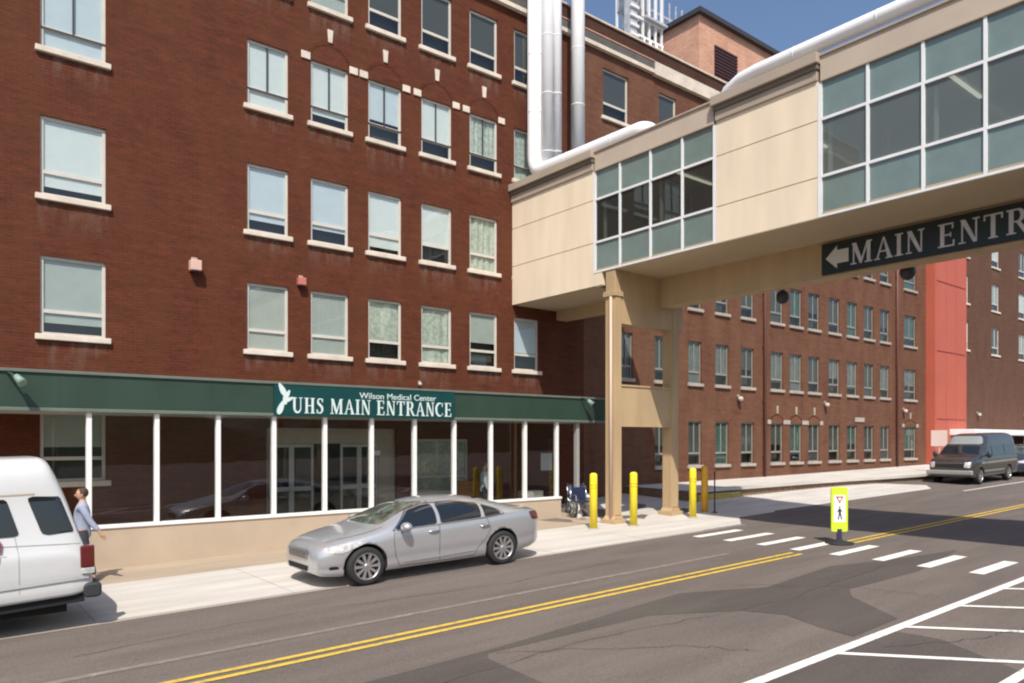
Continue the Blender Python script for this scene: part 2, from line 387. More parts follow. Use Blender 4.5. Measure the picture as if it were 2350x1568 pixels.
# ------------------------------------------------------------ GROUND
def sheet(name, poly, dz, m, nx=None, kind='structure'):
    """a flat-lying sheet following the slope of the street; poly = (X, Y) outline, cut into 2 m cells"""
    bm = bmesh.new()
    bm.faces.new([bm.verts.new((p[0], p[1], 0)) for p in poly])
    xs = [p[0] for p in poly]; ys = [p[1] for p in poly]
    step = nx or 2.0
    for ax, lo, hi in ((0, min(xs), max(xs)), (1, min(ys), max(ys))):
        c = math.ceil(lo / step) * step
        while c < hi:
            co = [0, 0, 0]; no = [0, 0, 0]; co[ax] = c; no[ax] = 1
            bmesh.ops.bisect_plane(bm, geom=bm.verts[:] + bm.edges[:] + bm.faces[:], plane_co=co, plane_no=no)
            c += step
    for v in bm.verts: v.co.z = gz(v.co.x, v.co.y) + dz
    bmesh.ops.recalc_face_normals(bm, faces=bm.faces)
    if sum(f.normal.z for f in bm.faces) < 0: bmesh.ops.reverse_faces(bm, faces=bm.faces)
    me = bpy.data.meshes.new(name); bm.to_mesh(me); bm.free(); me.materials.append(m)
    o = link(name, me); tag(o, kind=kind); return o
KY = 12.3
sheet('ground', [(-160, -160), (260, -160), (260, 220), (-160, 220)], -.02, M['asphalt'], 1.0 if False else 20.0)
bpy.data.objects['ground'].data.transform(Matrix.Translation((0, 0, -.6)))
sheet('road', [(-60, -40), (110, -40), (110, 20), (-60, 20)], 0, M['asphalt'], 2.0)
sheet('lay_by', [(-40, KY), (31, KY), (34.3, 14.1), (33.5, 15.35), (-40, 15.35)], .004, M['concrete'], 2.0)
sheet('pavement', [(-40, 15.35), (15.6, 15.35), (17.2, 19.6), (-40, 19.6)], .004, M['tan_walk'], 1.0)
sheet('driveway', [(15.6, 15.35), (33.5, 15.35), (32.5, 16.3), (21, 17.3), (21, 19.6), (17.2, 19.6)],   .004, M['concrete'], 1.0)
# asphalt repairs
def dgs(pts): return [gnd(*p) for p in pts]
P1 = dgs([(0, 1840), (560, 1640), (1130, 1490), (1560, 1362), (1760, 1348), (1905, 1300), (2060, 1283), (2200, 1262), (2110, 1310), (2020, 1335), (1950, 1352), (1955, 1370), (2060, 1420), (1960, 1462), (1880, 1440), (1805, 1412), (1700, 1402), (1490, 1413), (1120, 1500), (1120, 1512), (1250, 1570), (1250, 1700), (0, 2200)])
sheet('road_patch', P1, .004, M['asphalt_dark'], 4.0)
P2 = dgs([(1640, 1700), (1700, 1580), (1900, 1508), (2060, 1450), (2160, 1468), (2350, 1545), (2500, 1620), (2500, 1900)])
sheet('road_patch', P2, .004, M['asphalt_dark'], 4.0)
def mark(name, x0, x1, y0, y1, m, dz=.009):
    return sheet(name, [(x0, y0), (x1, y0), (x1, y1), (x0, y1)], dz, m, 6.0)
for yy in (8.74, 8.52):
    mark('centre_line', -30, 14.65, yy - .05, yy + .05, M['yellow_paint'])
    mark('centre_line', 16.9, 90, yy - .05, yy + .05, M['yellow_paint'])
mark('old_line', -30, 13.6, 9.55, 9.68, M['faded_paint'], .005)
for i in range(8):
    yy = 11.62 - .905 * i
    mark('crosswalk_stripe', 15.1 - .03 * i + .03 * (i % 3), 16.95 - .045 * i + .04 * (i % 2), yy - .125, yy + .125, M['white_paint'])
mark('parking_line', -6, 24, 4.49, 4.63, M['white_paint'])
mark('parking_line', 2, 24, 2.78, 2.90, M['white_paint'])
for i in range(-2, 6):
    x0 = 8.5 + 1.78 * i
    sheet('hatch_line', [(x0, 4.49), (x0 + .13, 4.49), (x0 + 1.38, 2.90), (x0 + 1.25, 2.90)], .009, M['white_paint'], 6.0)
mark('gutter', -40, 31, 12.16, 12.295, M['concrete_old'], .003)
mark('edge_line', 33, 90, 12.1, 12.2, M['white_paint'])
def crack(pts, wd=.012):
    P = [Vector((p[0], p[1])) for p in pts]; L_ = []
    for i in range(len(P) - 1):
        for k in range(12):
            q = P[i].lerp(P[i + 1], k / 12); L_.append(q + Vector((random.uniform(-.06, .06), random.uniform(-.06, .06))))
    mb = MB(); prev = None
    for i, p in enumerate(L_):
        d = (L_[min(i + 1, len(L_) - 1)] - L_[max(i - 1, 0)]); d = d.normalized() if d.length else Vector((1, 0)); q = Vector((-d.y, d.x)) * wd * random.uniform(.25, .6)
        r = [mb.bm.verts.new((c.x, c.y, gz(c.x, c.y) + .0115)) for c in (p + q, p - q)]
        if prev: mb.bm.faces.new([prev[0], prev[1], r[1], r[0]])
        prev = r
    tag(mb.build('road_crack', M['crack']), kind='structure')
crack([(1.5, 10.6), (4.5, 10.9), (8, 10.4), (12.5, 10.7)]); crack([(5.5, 7.2), (7.4, 6.0), (8.0, 5.1)]); crack([(11, 7.6), (12.2, 6.3), (12.5, 5.0)])
crack([(3, 6.6), (6.5, 6.9), (10.5, 6.4), (15, 6.8)], .010); crack([(9.2, 4.3), (10.6, 3.6), (11.6, 3.4)]); crack([(19, 10.9), (24, 10.5), (30, 10.8)])
# concrete joints
for xx in (-4, -1, 2, 5, 8, 11, 14, 17, 20, 23, 26):
    sheet('pavement_joint', [(xx, KY), (xx + .018, KY), (xx + .018, 15.35), (xx, 15.35)], .0065, M['concrete_old'], 3.0)
# raised walkway in front of the far wing
mb = MB()
WX = [(21.0, 1.10), (26, 1.08), (30, 1.02), (36, 1.12), (42, 1.22), (47.4, 1.32)]
def wz(X): return np.interp(X, [21, 30, 42, 60], [.94, 1.00, 1.15, 1.40])
def wy(X): return np.interp(X, [21, 30, 36, 47], [16.35, 16.2, 15.3, 15.0])
xs = list(range(21, 61, 2)) + [61]
for i in range(len(xs) - 1):
    a, b = xs[i], xs[i+1]
    A0 = (a, wy(a), wz(a)); B0 = (b, wy(b), wz(b))
    mb.face([A0, B0, (b, 19.7, wz(b) + .04), (a, 19.7, wz(a) + .04)], 0)
    mb.face([(a, wy(a), -.5), (b, wy(b), -.5), B0, A0], 1)
mb.face([(21, wy(21), -.5), (21, wy(21), wz(21)), (21, 19.7, wz(21) + .04), (21, 19.7, -.5)], 1)
tag(mb.build('walkway', [M['concrete'], M['mulch']]), kind='structure')
mb = MB()
for a in np.arange(21.2, 23.5, .6):
    b = a + .6
    mb.prism([(a, wy(a) - .18), (b, wy(b) - .18), (b, wy(b) - .02), (a, wy(a) - .02)], 'z', gz(a, 16) - .1, wz(a) - .12)
tag(mb.build('kerb', M['curb_yellow'], bevel=.02), kind='structure')
# pale coping kerb of the walkway
mb = MB()
for i in range(len(xs) - 1):
    a, b = xs[i], xs[i+1]
    for zz0, zz1, o in ((.0, .055, -.10),):
        mb.face([(a, wy(a)+o, wz(a)+zz1), (b, wy(b)+o, wz(b)+zz1), (b, wy(b)+.2, wz(b)+zz1), (a, wy(a)+.2, wz(a)+zz1)])
        mb.face([(a, wy(a)+o, wz(a)-.06), (b, wy(b)+o, wz(b)-.06), (b, wy(b)+o, wz(b)+zz1), (a, wy(a)+o, wz(a)+zz1)])
tag(mb.build('kerb', M['concrete']), kind='structure')

bm = bmesh.new(); prev = None  # unseen dark mass opposite, added as a ridge for the canopy glass to reflect
for i in range(61):
    X = -170 + 6.5 * i; h = 12 + 5 * math.sin(i * .35) + 3 * math.sin(i * 1.3)
    r = [bm.verts.new((X, -60, -.8)), bm.verts.new((X, -68 + 2 * math.sin(i * 2.1), h * .55)), bm.verts.new((X, -90, h)), bm.verts.new((X, -130, h * .8)), bm.verts.new((X, -150, -1))]
    if prev:
        for k in range(4): bm.faces.new([prev[k], prev[k+1], r[k+1], r[k]]).smooth = True
    prev = r
me = bpy.data.meshes.new('reflection_ridge'); bm.to_mesh(me); bm.free(); me.materials.append(mat('unseen_ridge_green', (.035, .05, .025), .95, var=.5, vscale=.3))
tag(link('reflection_ridge', me), kind='structure')

# ------------------------------------------------------------ HOSPITAL BLOCK
YF = 19.5
hosp = empty('hospital_building', (25, YF, .5), 'long red brick hospital block with rows of sash windows behind the glazed canopy', 'building')
HO = Vector((25, YF, .5))
def rel(mb, o=HO):
    bmesh.ops.translate(mb.bm, verts=mb.bm.verts, vec=-o); return mb
ROW = [(-1.03, .80), (2.38, 4.14), (5.50, 7.27), (8.79, 10.52), (12.06, 13.86)]   # sill / head above the eye
ROW = [(a + CAMZ, b + CAMZ) for a, b in ROW]
def cols(L): return [(facx(a, YF), facx(b, YF)) for a, b in L]
CA = cols([(92, 243), (567, 662), (713, 800), (845, 922), (967, 1037), (1078, 1142), (1180, 1236)])
dxa = CA[0][0] - (CA[1][0] - CA[0][0])
CA = [(CA[0][0] - 3.6, CA[0][1] - 3.6)] + CA
CB = cols([(1424, 1452), (1503, 1529), (1580, 1610), (1642, 1672), (1701, 1730), (1769, 1797), (1813, 1840), (1855, 1881), (1902, 1927), (1944, 1967), (1983, 2005), (2020, 2041), (2075, 2102)])
CU = cols([(1384, 1442), (1512, 1552), (1625, 1655)])
PALE = ['blind', 'blind_blue', 'blind', 'curtain', 'blind_dim']
def window(x0, x1, z0, z1, style, parent, Y=YF, rec=.07, O=HO, sill=True, blind='blind', cover=.75, wing=False, frame_m=None):
    """frame mesh with panes, blind and sill as its children"""
    fr = MB(); t = .07 if not wing else .05; y0 = Y + rec - .02; y1 = y0 + .05
    rail = z0 + (z1 - z0) * (.27 if style != 'hop' else .30)
    fr.box(x0, x0 + t, y0, y1, z0, z1); fr.box(x1 - t, x1, y0, y1, z0, z1)
    fr.box(x0 + t, x1 - t, y0, y1, z1 - t, z1); fr.box(x0 + t, x1 - t, y0, y1, z0, z0 + t * .8)
    fr.box(x0 + t, x1 - t, y0 + .004, y1, rail - .04, rail + .04)
    fm = frame_m or M['frame']
    f = rel(fr, O).build('window', fm, parent)
    if style in ('split', 'wing'):
        k = MB(); xm = (x0 + x1) / 2
        k.box(xm - .018, xm + .018, y0 - .006, y1 - .02, rail, z1 - t)
        if style == 'split':
            k.box(x0 + .02, x1 + .02, y0 - .012, y0 + .002, rail - .03, rail + .015)
        rel(k, O).build('glazing_bar', M['frame_dark'] if style == 'split' else fm, f)
    g = MB(); yg = y0 + .025
    g.face([(x0 + t, yg, rail + .04), (x1 - t, yg, rail + .04), (x1 - t, yg, z1 - t), (x0 + t, yg, z1 - t)])
    rel(g, O).build('pane', M['pane'], f)
    g = MB()
    g.face([(x0 + t, yg, z0 + t * .8), (x1 - t, yg, z0 + t * .8), (x1 - t, yg, rail - .04), (x0 + t, yg, rail - .04)])
    rel(g, O).build('pane', M['pane'], f)
    b = MB(); yb = yg + .02; zb = z1 - (z1 - z0) * cover
    n = random.choice((9, 12, 15)) if blind in ('curtain',) else 1
    offs = [random.uniform(0, .06) if n > 1 else 0 for _ in range(n + 1)]
    for i in range(n):
        xa = x0 + (x1 - x0) * i / n; xb = x0 + (x1 - x0) * (i + 1) / n
        o1 = offs[i]; o2 = offs[i + 1]
        b.face([(xa, yb + o1, zb), (xb, yb + o2, zb), (xb, yb + o2, z1), (xa, yb + o1, z1)])
    rel(b, O).build('blind' if blind != 'curtain' else 'curtain', M[blind], f)
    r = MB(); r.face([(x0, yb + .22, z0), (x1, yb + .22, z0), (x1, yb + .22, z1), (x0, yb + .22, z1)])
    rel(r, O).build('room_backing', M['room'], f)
    if sill:
        s = MB(); e = .10 if not wing else .07
        s.box(x0 - e, x1 + e, Y - .09, Y + rec, z0 - .13, z0 - .002)
        rel(s, O).build('sill', M['stone_grey' if wing else 'stone'], f, bevel=.012)
        if not wing:
            q = MB(); hh = random.uniform(.45, .85); q.face([(x0 - .05, Y - .003, z0 - .132 - hh), (x1 + .05, Y - .003, z0 - .132 - hh), (x1 + .05, Y - .003, z0 - .132), (x0 - .05, Y - .003, z0 - .132)])
            rel(q, O).build('stain', M['stain'], f)
    return f
def wall_mb(x0, x1, z0, z1, op, Y, rec, mb=None):
    mb = mb or MB()
    xs = sorted(set([x0, x1] + [v for o in op for v in o[:2]])); zs = sorted(set([z0, z1] + [v for o in op for v in o[2:]]))
    xs = [x for x in xs if x0 <= x <= x1]; zs = [z for z in zs if z0 <= z <= z1]
    for i in range(len(xs) - 1):
        xm = (xs[i] + xs[i+1]) / 2; run = None
        for j in range(len(zs) - 1):
            zm = (zs[j] + zs[j+1]) / 2
            hole = any(o[0] < xm < o[1] and o[2] < zm < o[3] for o in op)
            if not hole: mb.face([(xs[i], Y, zs[j]), (xs[i+1], Y, zs[j]), (xs[i+1], Y, zs[j+1]), (xs[i], Y, zs[j+1])])
    for a, b, c, d in op:
        y1 = Y + rec + .2
        mb.face([(a, Y, c), (a, y1, c), (a, y1, d), (a, Y, d)]); mb.face([(b, Y, c), (b, Y, d), (b, y1, d), (b, y1, c)])
        mb.face([(a, Y, d), (a, y1, d), (b, y1, d), (b, Y, d)]); mb.face([(a, Y, c), (b, Y, c), (b, y1, c), (a, y1, c)])
    return mb
XL, XS, XE = -8.0, facx(1340, YF), facx(2125, YF)
ZT = 15.55 + CAMZ
opsA = []; specA = []
pick = {(1, 3): ('split', 'blind_blue', 1.0), (1, 2): ('hop', 'blind', .85), (1, 1): ('hop', 'blind_dim', .78)}
rowA = {
 0: [None, ('hop', 'blind_dim', .62)] + [None] * 6,
 1: [('hop', 'blind_dim', .8), ('hop', 'blind_dim', .80), ('hop', 'blind_dim', 1.0), ('hop', 'blind_dim', .95), ('hop', 'curtain', .72), ('hop', 'curtain', 1.0), ('hop', 'blind_dim', .12), ('hop', 'blind_blue', .7)],
 2: [('hop', 'blind', .85), ('hop', 'blind', .88), ('hop', 'blind_blue', .82), ('hop', 'blind_blue', .86), ('hop', 'blind', .80), ('hop', 'blind', .74), ('hop', 'curtain', 1.0), ('hop', 'blind', .8)],
 3: [('split', 'blind_blue', 1.0), ('split', 'blind_blue', 1.0), ('split', 'blind', 1.0), ('split', 'blind', .73), ('split', 'blind_blue', .74), ('split', 'blind', .7), ('split', 'curtain', .74), ('split', 'curtain', 1.0)],
 4: [None, None, None, ('hop', 'blind_dim', 1.0), ('hop', 'room', .72), ('hop', 'room', .70), ('hop', 'room', .68), ('hop', 'room', .7)],
}
rowA[4][0] = rowA[4][1] = rowA[4][2] = ('hop', 'blind_dim', .8)
todo = []
for r_, specs in rowA.items():
    for ci, sp in enumerate(specs):
        if sp is None: continue
        z0, z1 = ROW[r_]
        if r_ == 0: z0 = fac(150, 1105, YF)[1]; z1 = ROW[0][1]
        x0, x1 = CA[ci]
        opsA.append((x0, x1, z0, z1)); todo.append((x0, x1, z0, z1) + sp)
# entrance opening in the ground storey
EX0, EX1 = facx(612, YF), facx(912, YF); EZ0, EZ1 = .28, 3.05
opsA.append((EX0, EX1, EZ0, EZ1))
GX0, GX1 = facx(948, YF), facx(1075, YF)
opsA.append((GX0, GX1, 1.15, 2.75))
opsB = []; todoB = []
vb = ['dim2', 'room', 'dim2', 'room', 'dim3', 'room', 'dim3', 'room', 'dim2']
for ci, (a, b) in enumerate(CB):
    for r_ in range(0, 5):
        if ci == 0 and r_ == 0: continue
        if r_ >= 3 and a < XS + 10: continue
        z0, z1 = ROW[r_]
        opsB.append((a, b, z0, z1)); 
        bl = vb[(ci * 3 + r_ * 2) % len(vb)] if r_ > 0 else ['dim3', 'room', 'room'][(ci * 2) % 3]
        todoB.append((a, b, z0, z1, 'wing', bl, [.72, .55, .8, 1.0][(ci + r_) % 4]))
for a, b in CU:
    for r_ in (3, 4):
        z0, z1 = ROW[r_]; opsB.append((a, b, z0, z1)); todoB.append((a, b, z0, z1, 'hop', 'room' if r_ == 4 else 'blind_dim', .7))
rel(wall_mb(XL, XS, -1.0, ZT - .9, opsA, YF, .07)).build('wall', M['brick'], hosp)
rel(wall_mb(XS, XE, -1.0, ZT - .9, opsB, YF, .07)).build('wall', M['brick2'], hosp)
def vary(q):
    c = q[6]
    if q[5] in ('blind', 'blind_dim', 'blind_blue') and c < 1: c = min(.97, max(.55, c + random.uniform(-.10, .12)))
    return q[:6] + (c,)
todo = [vary(q) for q in todo]
for q in todo: window(*q[:4], q[4], hosp, blind=q[5], cover=q[6], rec=.08)
for q in todoB: window(*q[:4], q[4], hosp, blind=q[5], cover=q[6], rec=.09, wing=q[4] == 'wing', frame_m=M['frame_wing'] if q[4] == 'wing' else None)
# rest of the volume
mb = MB()
mb.face([(XL, YF, -1), (XL, YF + 14, -1), (XL, YF + 14, ZT), (XL, YF, ZT)])
mb.face([(XE, YF, -1), (XE, YF, ZT), (XE, YF + 14, ZT), (XE, YF + 14, -1)])
mb.face([(XL, YF + 14, -1), (XE, YF + 14, -1), (XE, YF + 14, ZT), (XL, YF + 14, ZT)])
rel(mb).build('end_wall', M['brick'], hosp)
mb = MB(); mb.face([(XL, YF + .3, ZT - .3), (XE, YF + .3, ZT - .3), (XE, YF + 14, ZT - .3), (XL, YF + 14, ZT - .3)])
rel(mb).build('roof', M['roofing'], hosp)
mb = MB(); mb.box(XL, XE, YF - .0, YF + .35, ZT - .9, ZT - .06)
rel(mb).build('parapet', M['brick_par'], hosp)
mb = MB(); mb.box(XL, XE, YF - .06, YF + .40, ZT - .06, ZT)
rel(mb).build('coping', M['stone'], hosp)
mb = MB(); XC = facx(1497, YF)
mb.box(XL, XC, YF - .16, YF - .002, ZT - 1.12, ZT - .98)
mb.box(XC, XE, YF - .18, YF - .002, ZT - 1.16, ZT - .66)
rel(mb).build('cornice', M['stone'], hosp)
mb = MB(); mb.box(XL, XC - .002, YF - .13, YF - .002, ZT - .978, ZT - .66)
rel(mb).build('gutter', M['gutter'], hosp)
mb = MB(); mb.box(XL, XC - .002, YF - .15, YF - .002, ZT - .658, ZT - .62)
rel(mb).build('cornice', M['brick_pink'], hosp)
# keystones, springer blocks and soldier arches over the fourth-storey windows
def arch(x0, x1, z1, parent, w=.14, rise=.62, big=True):
    stn = M['stone'] if rise > .5 else M['stone_grey']
    xm = (x0 + x1) / 2; h = (x1 - x0) / 2
    k = MB(); k.prism([(xm - w * .42, z1 + rise), (xm + w * .42, z1 + rise), (xm + w * .62, z1 + rise + .36), (xm - w * .62, z1 + rise + .36)], 'y', YF - .045, YF + .0)
    rel(k).build('keystone', stn, parent, bevel=.01)
    for s in (-1, 1):
        k = MB(); xx = xm + s * (h + .15); k.box(xx - .13, xx + .13, YF - .04, YF, z1 - .04, z1 + .16)
        rel(k).build('springer_block', stn, parent, bevel=.01)
    a = MB(); n = 22
    for i in range(n):
        t0 = math.pi * i / n + .02; t1 = math.pi * (i + 1) / n - .02
        a.prism([(xm + math.cos(t) * r * (h + .0) / h, z1 + .03 + math.sin(t) * r / h * (rise - .12)) for r, t in ((h, t0), (h + .10, t0), (h + .10, t1), (h, t1))], 'y', YF - .010, YF)
    rel(a).build('brick_arch', M['brick'], parent)
for ci in (3, 4, 5, 6): arch(*CA[ci], ROW[3][1], hosp)
for ci in (5, 6, 7): arch(*CB[ci], ROW[0][1], hosp, .12, .45)
arch(*CB[12], ROW[0][1], hosp, .12, .45)
for X, Z in ((facx(168, YF), 3.56 + .52),):
    k = MB(); k.prism([(X - .15, Z - .3), (X + .15, Z - .3), (X + .2, Z + .04), (X - .2, Z + .04)], 'y', YF - .05, YF); rel(k).build('keystone', M['stone'], hosp, bevel=.01)
# downpipes of the wing
for xx in (1752, 2056):
    X = facx(xx, YF); mb = MB(); mb.cyl((X, YF - .08, .8), (X, YF - .08, ZT - 1.2), .07, n=10)
    for z in np.arange(2, 15, 2.5): mb.box(X - .1, X + .1, YF - .1, YF, z, z + .05)
    rel(mb).build('downpipe', mat('brown_pipe', (.13, .05, .035), .6), hosp)
# ground floor entrance with doors
en = MB()
y0 = YF + .16
en.box(EX0, EX1, y0 + .02, y0 + .06, 2.62, EZ1)
en.box(EX0, EX0 + .10, y0, y0 + .06, EZ0, 2.62); en.box(EX1 - .55, EX1, y0, y0 + .06, EZ0, 2.62)
ent = rel(en).build('entrance_surround', M['surround'], hosp)
def door(xa, xb, nleaf):
    d = MB(); y = y0 + .005; n = nleaf
    for i in range(n):
        a = xa + (xb - xa) * i / n; b = xa + (xb - xa) * (i + 1) / n
        d.box(a, a + .07, y, y + .05, EZ0 + .01, 2.61); d.box(b - .07, b, y, y + .05, EZ0 + .01, 2.61)
        d.box(a + .07, b - .07, y, y + .05, 2.52, 2.61); d.box(a + .07, b - .07, y, y + .05, EZ0 + .01, EZ0 + .38)
        d.box(a + .07, b - .07, y, y + .05, 1.32, 1.44)
    o = rel(d).build('door', M['door_metal'], hosp)
    g = MB(); g.face([(xa + .05, y + .03, EZ0 + .3), (xb - .05, y + .03, EZ0 + .3), (xb - .05, y + .03, 2.55), (xa + .05, y + .03, 2.55)])
    rel(g).build('pane', M['pane'], o)
    return o
wE = EX1 - EX0
door(EX0 + .12, EX0 + .12 + wE * .32, 2)
d2 = door(EX1 - .57 - wE * .30, EX1 - .57, 2)
pn = MB(); X = facx(868, YF); pn.box(X - .13, X + .13, YF + .12, YF + .14, fac(868, 1040, YF)[1] - .07, fac(868, 1040, YF)[1] + .08)
rel(pn).build('notice', M['white'], d2)
mb = MB(); mb.face([(EX0 - .2, YF + 2.2, 0), (EX1 + .2, YF + 2.2, 0), (EX1 + .2, YF + 2.2, 3.2), (EX0 - .2, YF + 2.2, 3.2)])
mb.face([(EX0 - .2, YF + .2, .29), (EX1 + .2, YF + .2, .29), (EX1 + .2, YF + 2.2, .29), (EX0 - .2, YF + 2.2, .29)])
mb.face([(EX0 - .2, YF + .2, 0), (EX0 - .2, YF + 2.2, 0), (EX0 - .2, YF + 2.2, 3.2), (EX0 - .2, YF + .2, 3.2)])
mb.face([(EX1 + .2, YF + .2, 0), (EX1 + .2, YF + .2, 3.2), (EX1 + .2, YF + 2.2, 3.2), (EX1 + .2, YF + 2.2, 0)])
mb.face([(EX0 - .2, YF + .2, 3.1), (EX1 + .2, YF + .2, 3.1), (EX1 + .2, YF + 2.2, 3.1), (EX0 - .2, YF + 2.2, 3.1)])
rel(mb).build('lobby', M['room'], hosp)
f = window(GX0, GX1, 1.15, 2.75, 'plain', hosp, blind='curtain', cover=1.0, rec=.07, frame_m=M['door_metal'])
# rooftop penthouse
PX, PY = None, 24.5
a_, b_ = dv(1605); PX = PY * a_ / b_; PZ = (HZ - 27) * PY / b_ + CAMZ
mb = MB(); mb.box(PX, PX + 14, PY, PY + 3.4, ZT - .4, PZ - .12)
ph = rel(mb).build('penthouse', M['brick_pink'], hosp)
mb = MB(); mb.box(PX - .25, PX + 14.2, PY - .25, PY + 3.6, PZ - .12, PZ + .12); rel(mb).build('roof_edge', M['frame_dark'], ph)
lx0 = fac(1639, 0, PY)[0]; lx1 = fac(1690, 0, PY)[0]; lz1 = fac(1640, 104, PY)[1]; lz0 = fac(1640, 172, PY)[1]
mb = MB(); mb.box(lx0, lx1, PY - .05, PY - .003, lz0, lz1)
for i in range(9):
    z = lz0 + (lz1 - lz0) * (i + .3) / 9; mb.box(lx0, lx1, PY - .09, PY - .052, z, z + .09)
rel(mb).build('louvre', mat('dark_red_louvre', (.055, .02, .022), .7), ph)

# cooling tower of galvanised frames on the roof
ct = empty('cooling_tower', (27, 23, ZT - .3), 'white galvanised cooling tower with open steel framing on the roof beside the pink penthouse', 'rooftop equipment')
CO = Vector((27, 23, ZT - .3))
a_, b_ = dv(1448); cx0 = 22.6 * a_ / b_; a_, b_ = dv(1522); cx1 = 22.6 * a_ / b_
zt = ZT + 7.5
mb = MB(); mb.box(cx0, cx0 + .42, 22.6, 23.0, ZT - .3, zt)
rel(mb, CO).build('casing', M['galv'], ct)
mb = MB()
for z in np.arange(ZT, zt, .42): mb.box(cx0 - .05, cx0 + .47, 22.52, 22.598, z, z + .12)
rel(mb, CO).build('slats', M['frame_white'], ct)
mb = MB()
for xx in np.linspace(cx0 + .9, cx1, 4):
    for yy in (22.7, 24.3): mb.box(xx, xx + .09, yy, yy + .09, ZT - .3, zt - .6)
for z in (ZT + .9, ZT + 1.8, ZT + 2.7, ZT + 3.5):
    for yy in (22.66, 24.26): mb.box(cx0 + .45, cx1 + .1, yy, yy + .04, z, z + .10)
for i in range(3):
    xa = cx0 + .9 + (cx1 - cx0 - .9) / 3 * i; xb = xa + (cx1 - cx0 - .9) / 3
    mb.tube([(xa, 22.64, ZT + .9), (xb, 22.64, ZT + 2.7)], .035, 6); mb.tube([(xb, 22.62, ZT + .9), (xa, 22.62, ZT + 2.7)], .035, 6)
rel(mb, CO).build('frame', M['frame_white'], ct)
mb = MB(); mb.box(cx0 + .9, cx1 - .3, 23.4, 24.1, ZT + .2, ZT + 2.4); rel(mb, CO).build('inner_unit', M['frame_dark'], ct)
mb = MB(); mb.box(cx0 + .9, cx1 + .2, 22.5, 24.5, ZT + 3.6, ZT + 3.7); mb.box(cx0 + .9, cx1 + .1, 23.4, 24.3, ZT + 4.6, ZT + 5.6)
rel(mb, CO).build('upper_casing', M['galv'], ct)

mb = MB()
lx = lambda x, Y=31: facx(x, Y)
zA = ZT + .5
for xx in np.linspace(lx(1492), lx(1606), 9): mb.box(xx, xx + .07, 31, 31.07, zA, zA + 12)
for z in np.arange(zA + 1, zA + 12, 1.1): mb.box(lx(1488), lx(1610), 31.08, 31.14, z, z + .16)
for i in range(8):
    xs_ = np.linspace(lx(1492), lx(1606), 9); mb.tube([(xs_[i], 31.2, zA + 2), (xs_[i + 1], 31.2, zA + 4.4)], .04, 6); mb.tube([(xs_[i], 31.2, zA + 7.4), (xs_[i + 1], 31.2, zA + 5)], .04, 6)
rel(mb, CO).build('lattice_screen', M['galv'], ct)
# ------------------------------------------------------------ salmon stair tower and dark brick block behind
st = empty('stair_tower', (49.5, 19, 1), 'tall salmon red metal clad stair tower at the end of the brick wing', 'tower'); SO = Vector((49.5, 19, 1))
X0, X1 = XE, facx(2218, 19.0)
mb = MB(); mb.box(X0 + .01, X1, 19.0, 24, 0, 17.5)
cl = rel(mb, SO).build('cladding', M['salmon'], st)
mb = MB()
for i in range(4):
    x = X0 + .15 + (X1 - X0 - .3) * i / 3; mb.box(x - .02, x + .02, 18.985, 18.998, .2, 17.4)
rel(mb, SO).build('seam_ribs', M['salmon'], cl)
mb = MB()
for z in (4.0, 8.1, 12.3): mb.box(X0 + .3, X1 - .2, 18.965, 18.999, z, z + .04)
rel(mb, SO).build('joint', mat('salmon_joint', (.36, .085, .06), .7), cl)
mb = MB(); mb.box(X0 - .05, X1 + .08, 18.9, 24.1, 17.5, 17.7); rel(mb, SO).build('cap', M['salmon'], st)

fb = empty('brick_building', (70, 21, 1), 'dark brown brick building with narrow windows beyond the salmon tower', 'building'); FO = Vector((70, 21, 1))
YB = 21.0
opsF = []; tf = []
rz = [fac(2285, y, YB)[1] for y in (815, 715, 608)]
sp = rz[1] - rz[0]
CF = [(facx(2222, YB) - 1.2, facx(2223, YB)), (facx(2276, YB), facx(2293, YB)), (facx(2338, YB), facx(2354, YB)), (facx(2385, YB), facx(2398, YB))]
for a, b in CF:
    for k in range(-1, 4):
        z0 = rz[0] + sp * k
        if k == -1: continue
        opsF.append((a, b, z0, z0 + 2.0)); tf.append((a, b, z0, z0 + 2.0))
rel(wall_mb(X1 - 2, 120, -1, 22, opsF, YB, .09), FO).build('wall', M['brick3'], fb)
for i, q in enumerate(tf): window(*q, 'wing', fb, Y=YB, rec=.09, O=FO, blind=['blind', 'room', 'blind_dim'][i % 3], cover=.7)
mb = MB(); mb.box(X1 - 2, 120, YB + .35, YB + 12, -1, 21.9); rel(mb, FO).build('core', M['room'], fb)
mb = MB(); mb.box(X1 - 2, 120, YB - .1, YB + .5, 22, 22.3); rel(mb, FO).build('coping', M['stone'], fb)

# white flat awning with posts beside the dark building
aw = empty('awning', (64, 18.5, gz(60, 18)), 'flat white awning on thin posts in front of the dark brown brick building', 'awning')
AO = Vector((64, 18.5, gz(60, 18)))
YA = 17.6; ax0 = facx(2238, YA); az1 = fac(2290, 986, YA)[1]; az0 = fac(2290, 999, YA)[1]
mb = MB(); mb.box(ax0, ax0 + 34, YA, YB - .1, az0, az1); rel(mb, AO).build('roof', M['frame_white'], aw, bevel=.03)
for i in range(8):
    mb = MB(); x = ax0 + .4 + 4.4 * i; mb.cyl((x, YA + .2, .9), (x, YA + .2, az0), .07, n=10); rel(mb, AO).build('post', M['post_white'], aw)

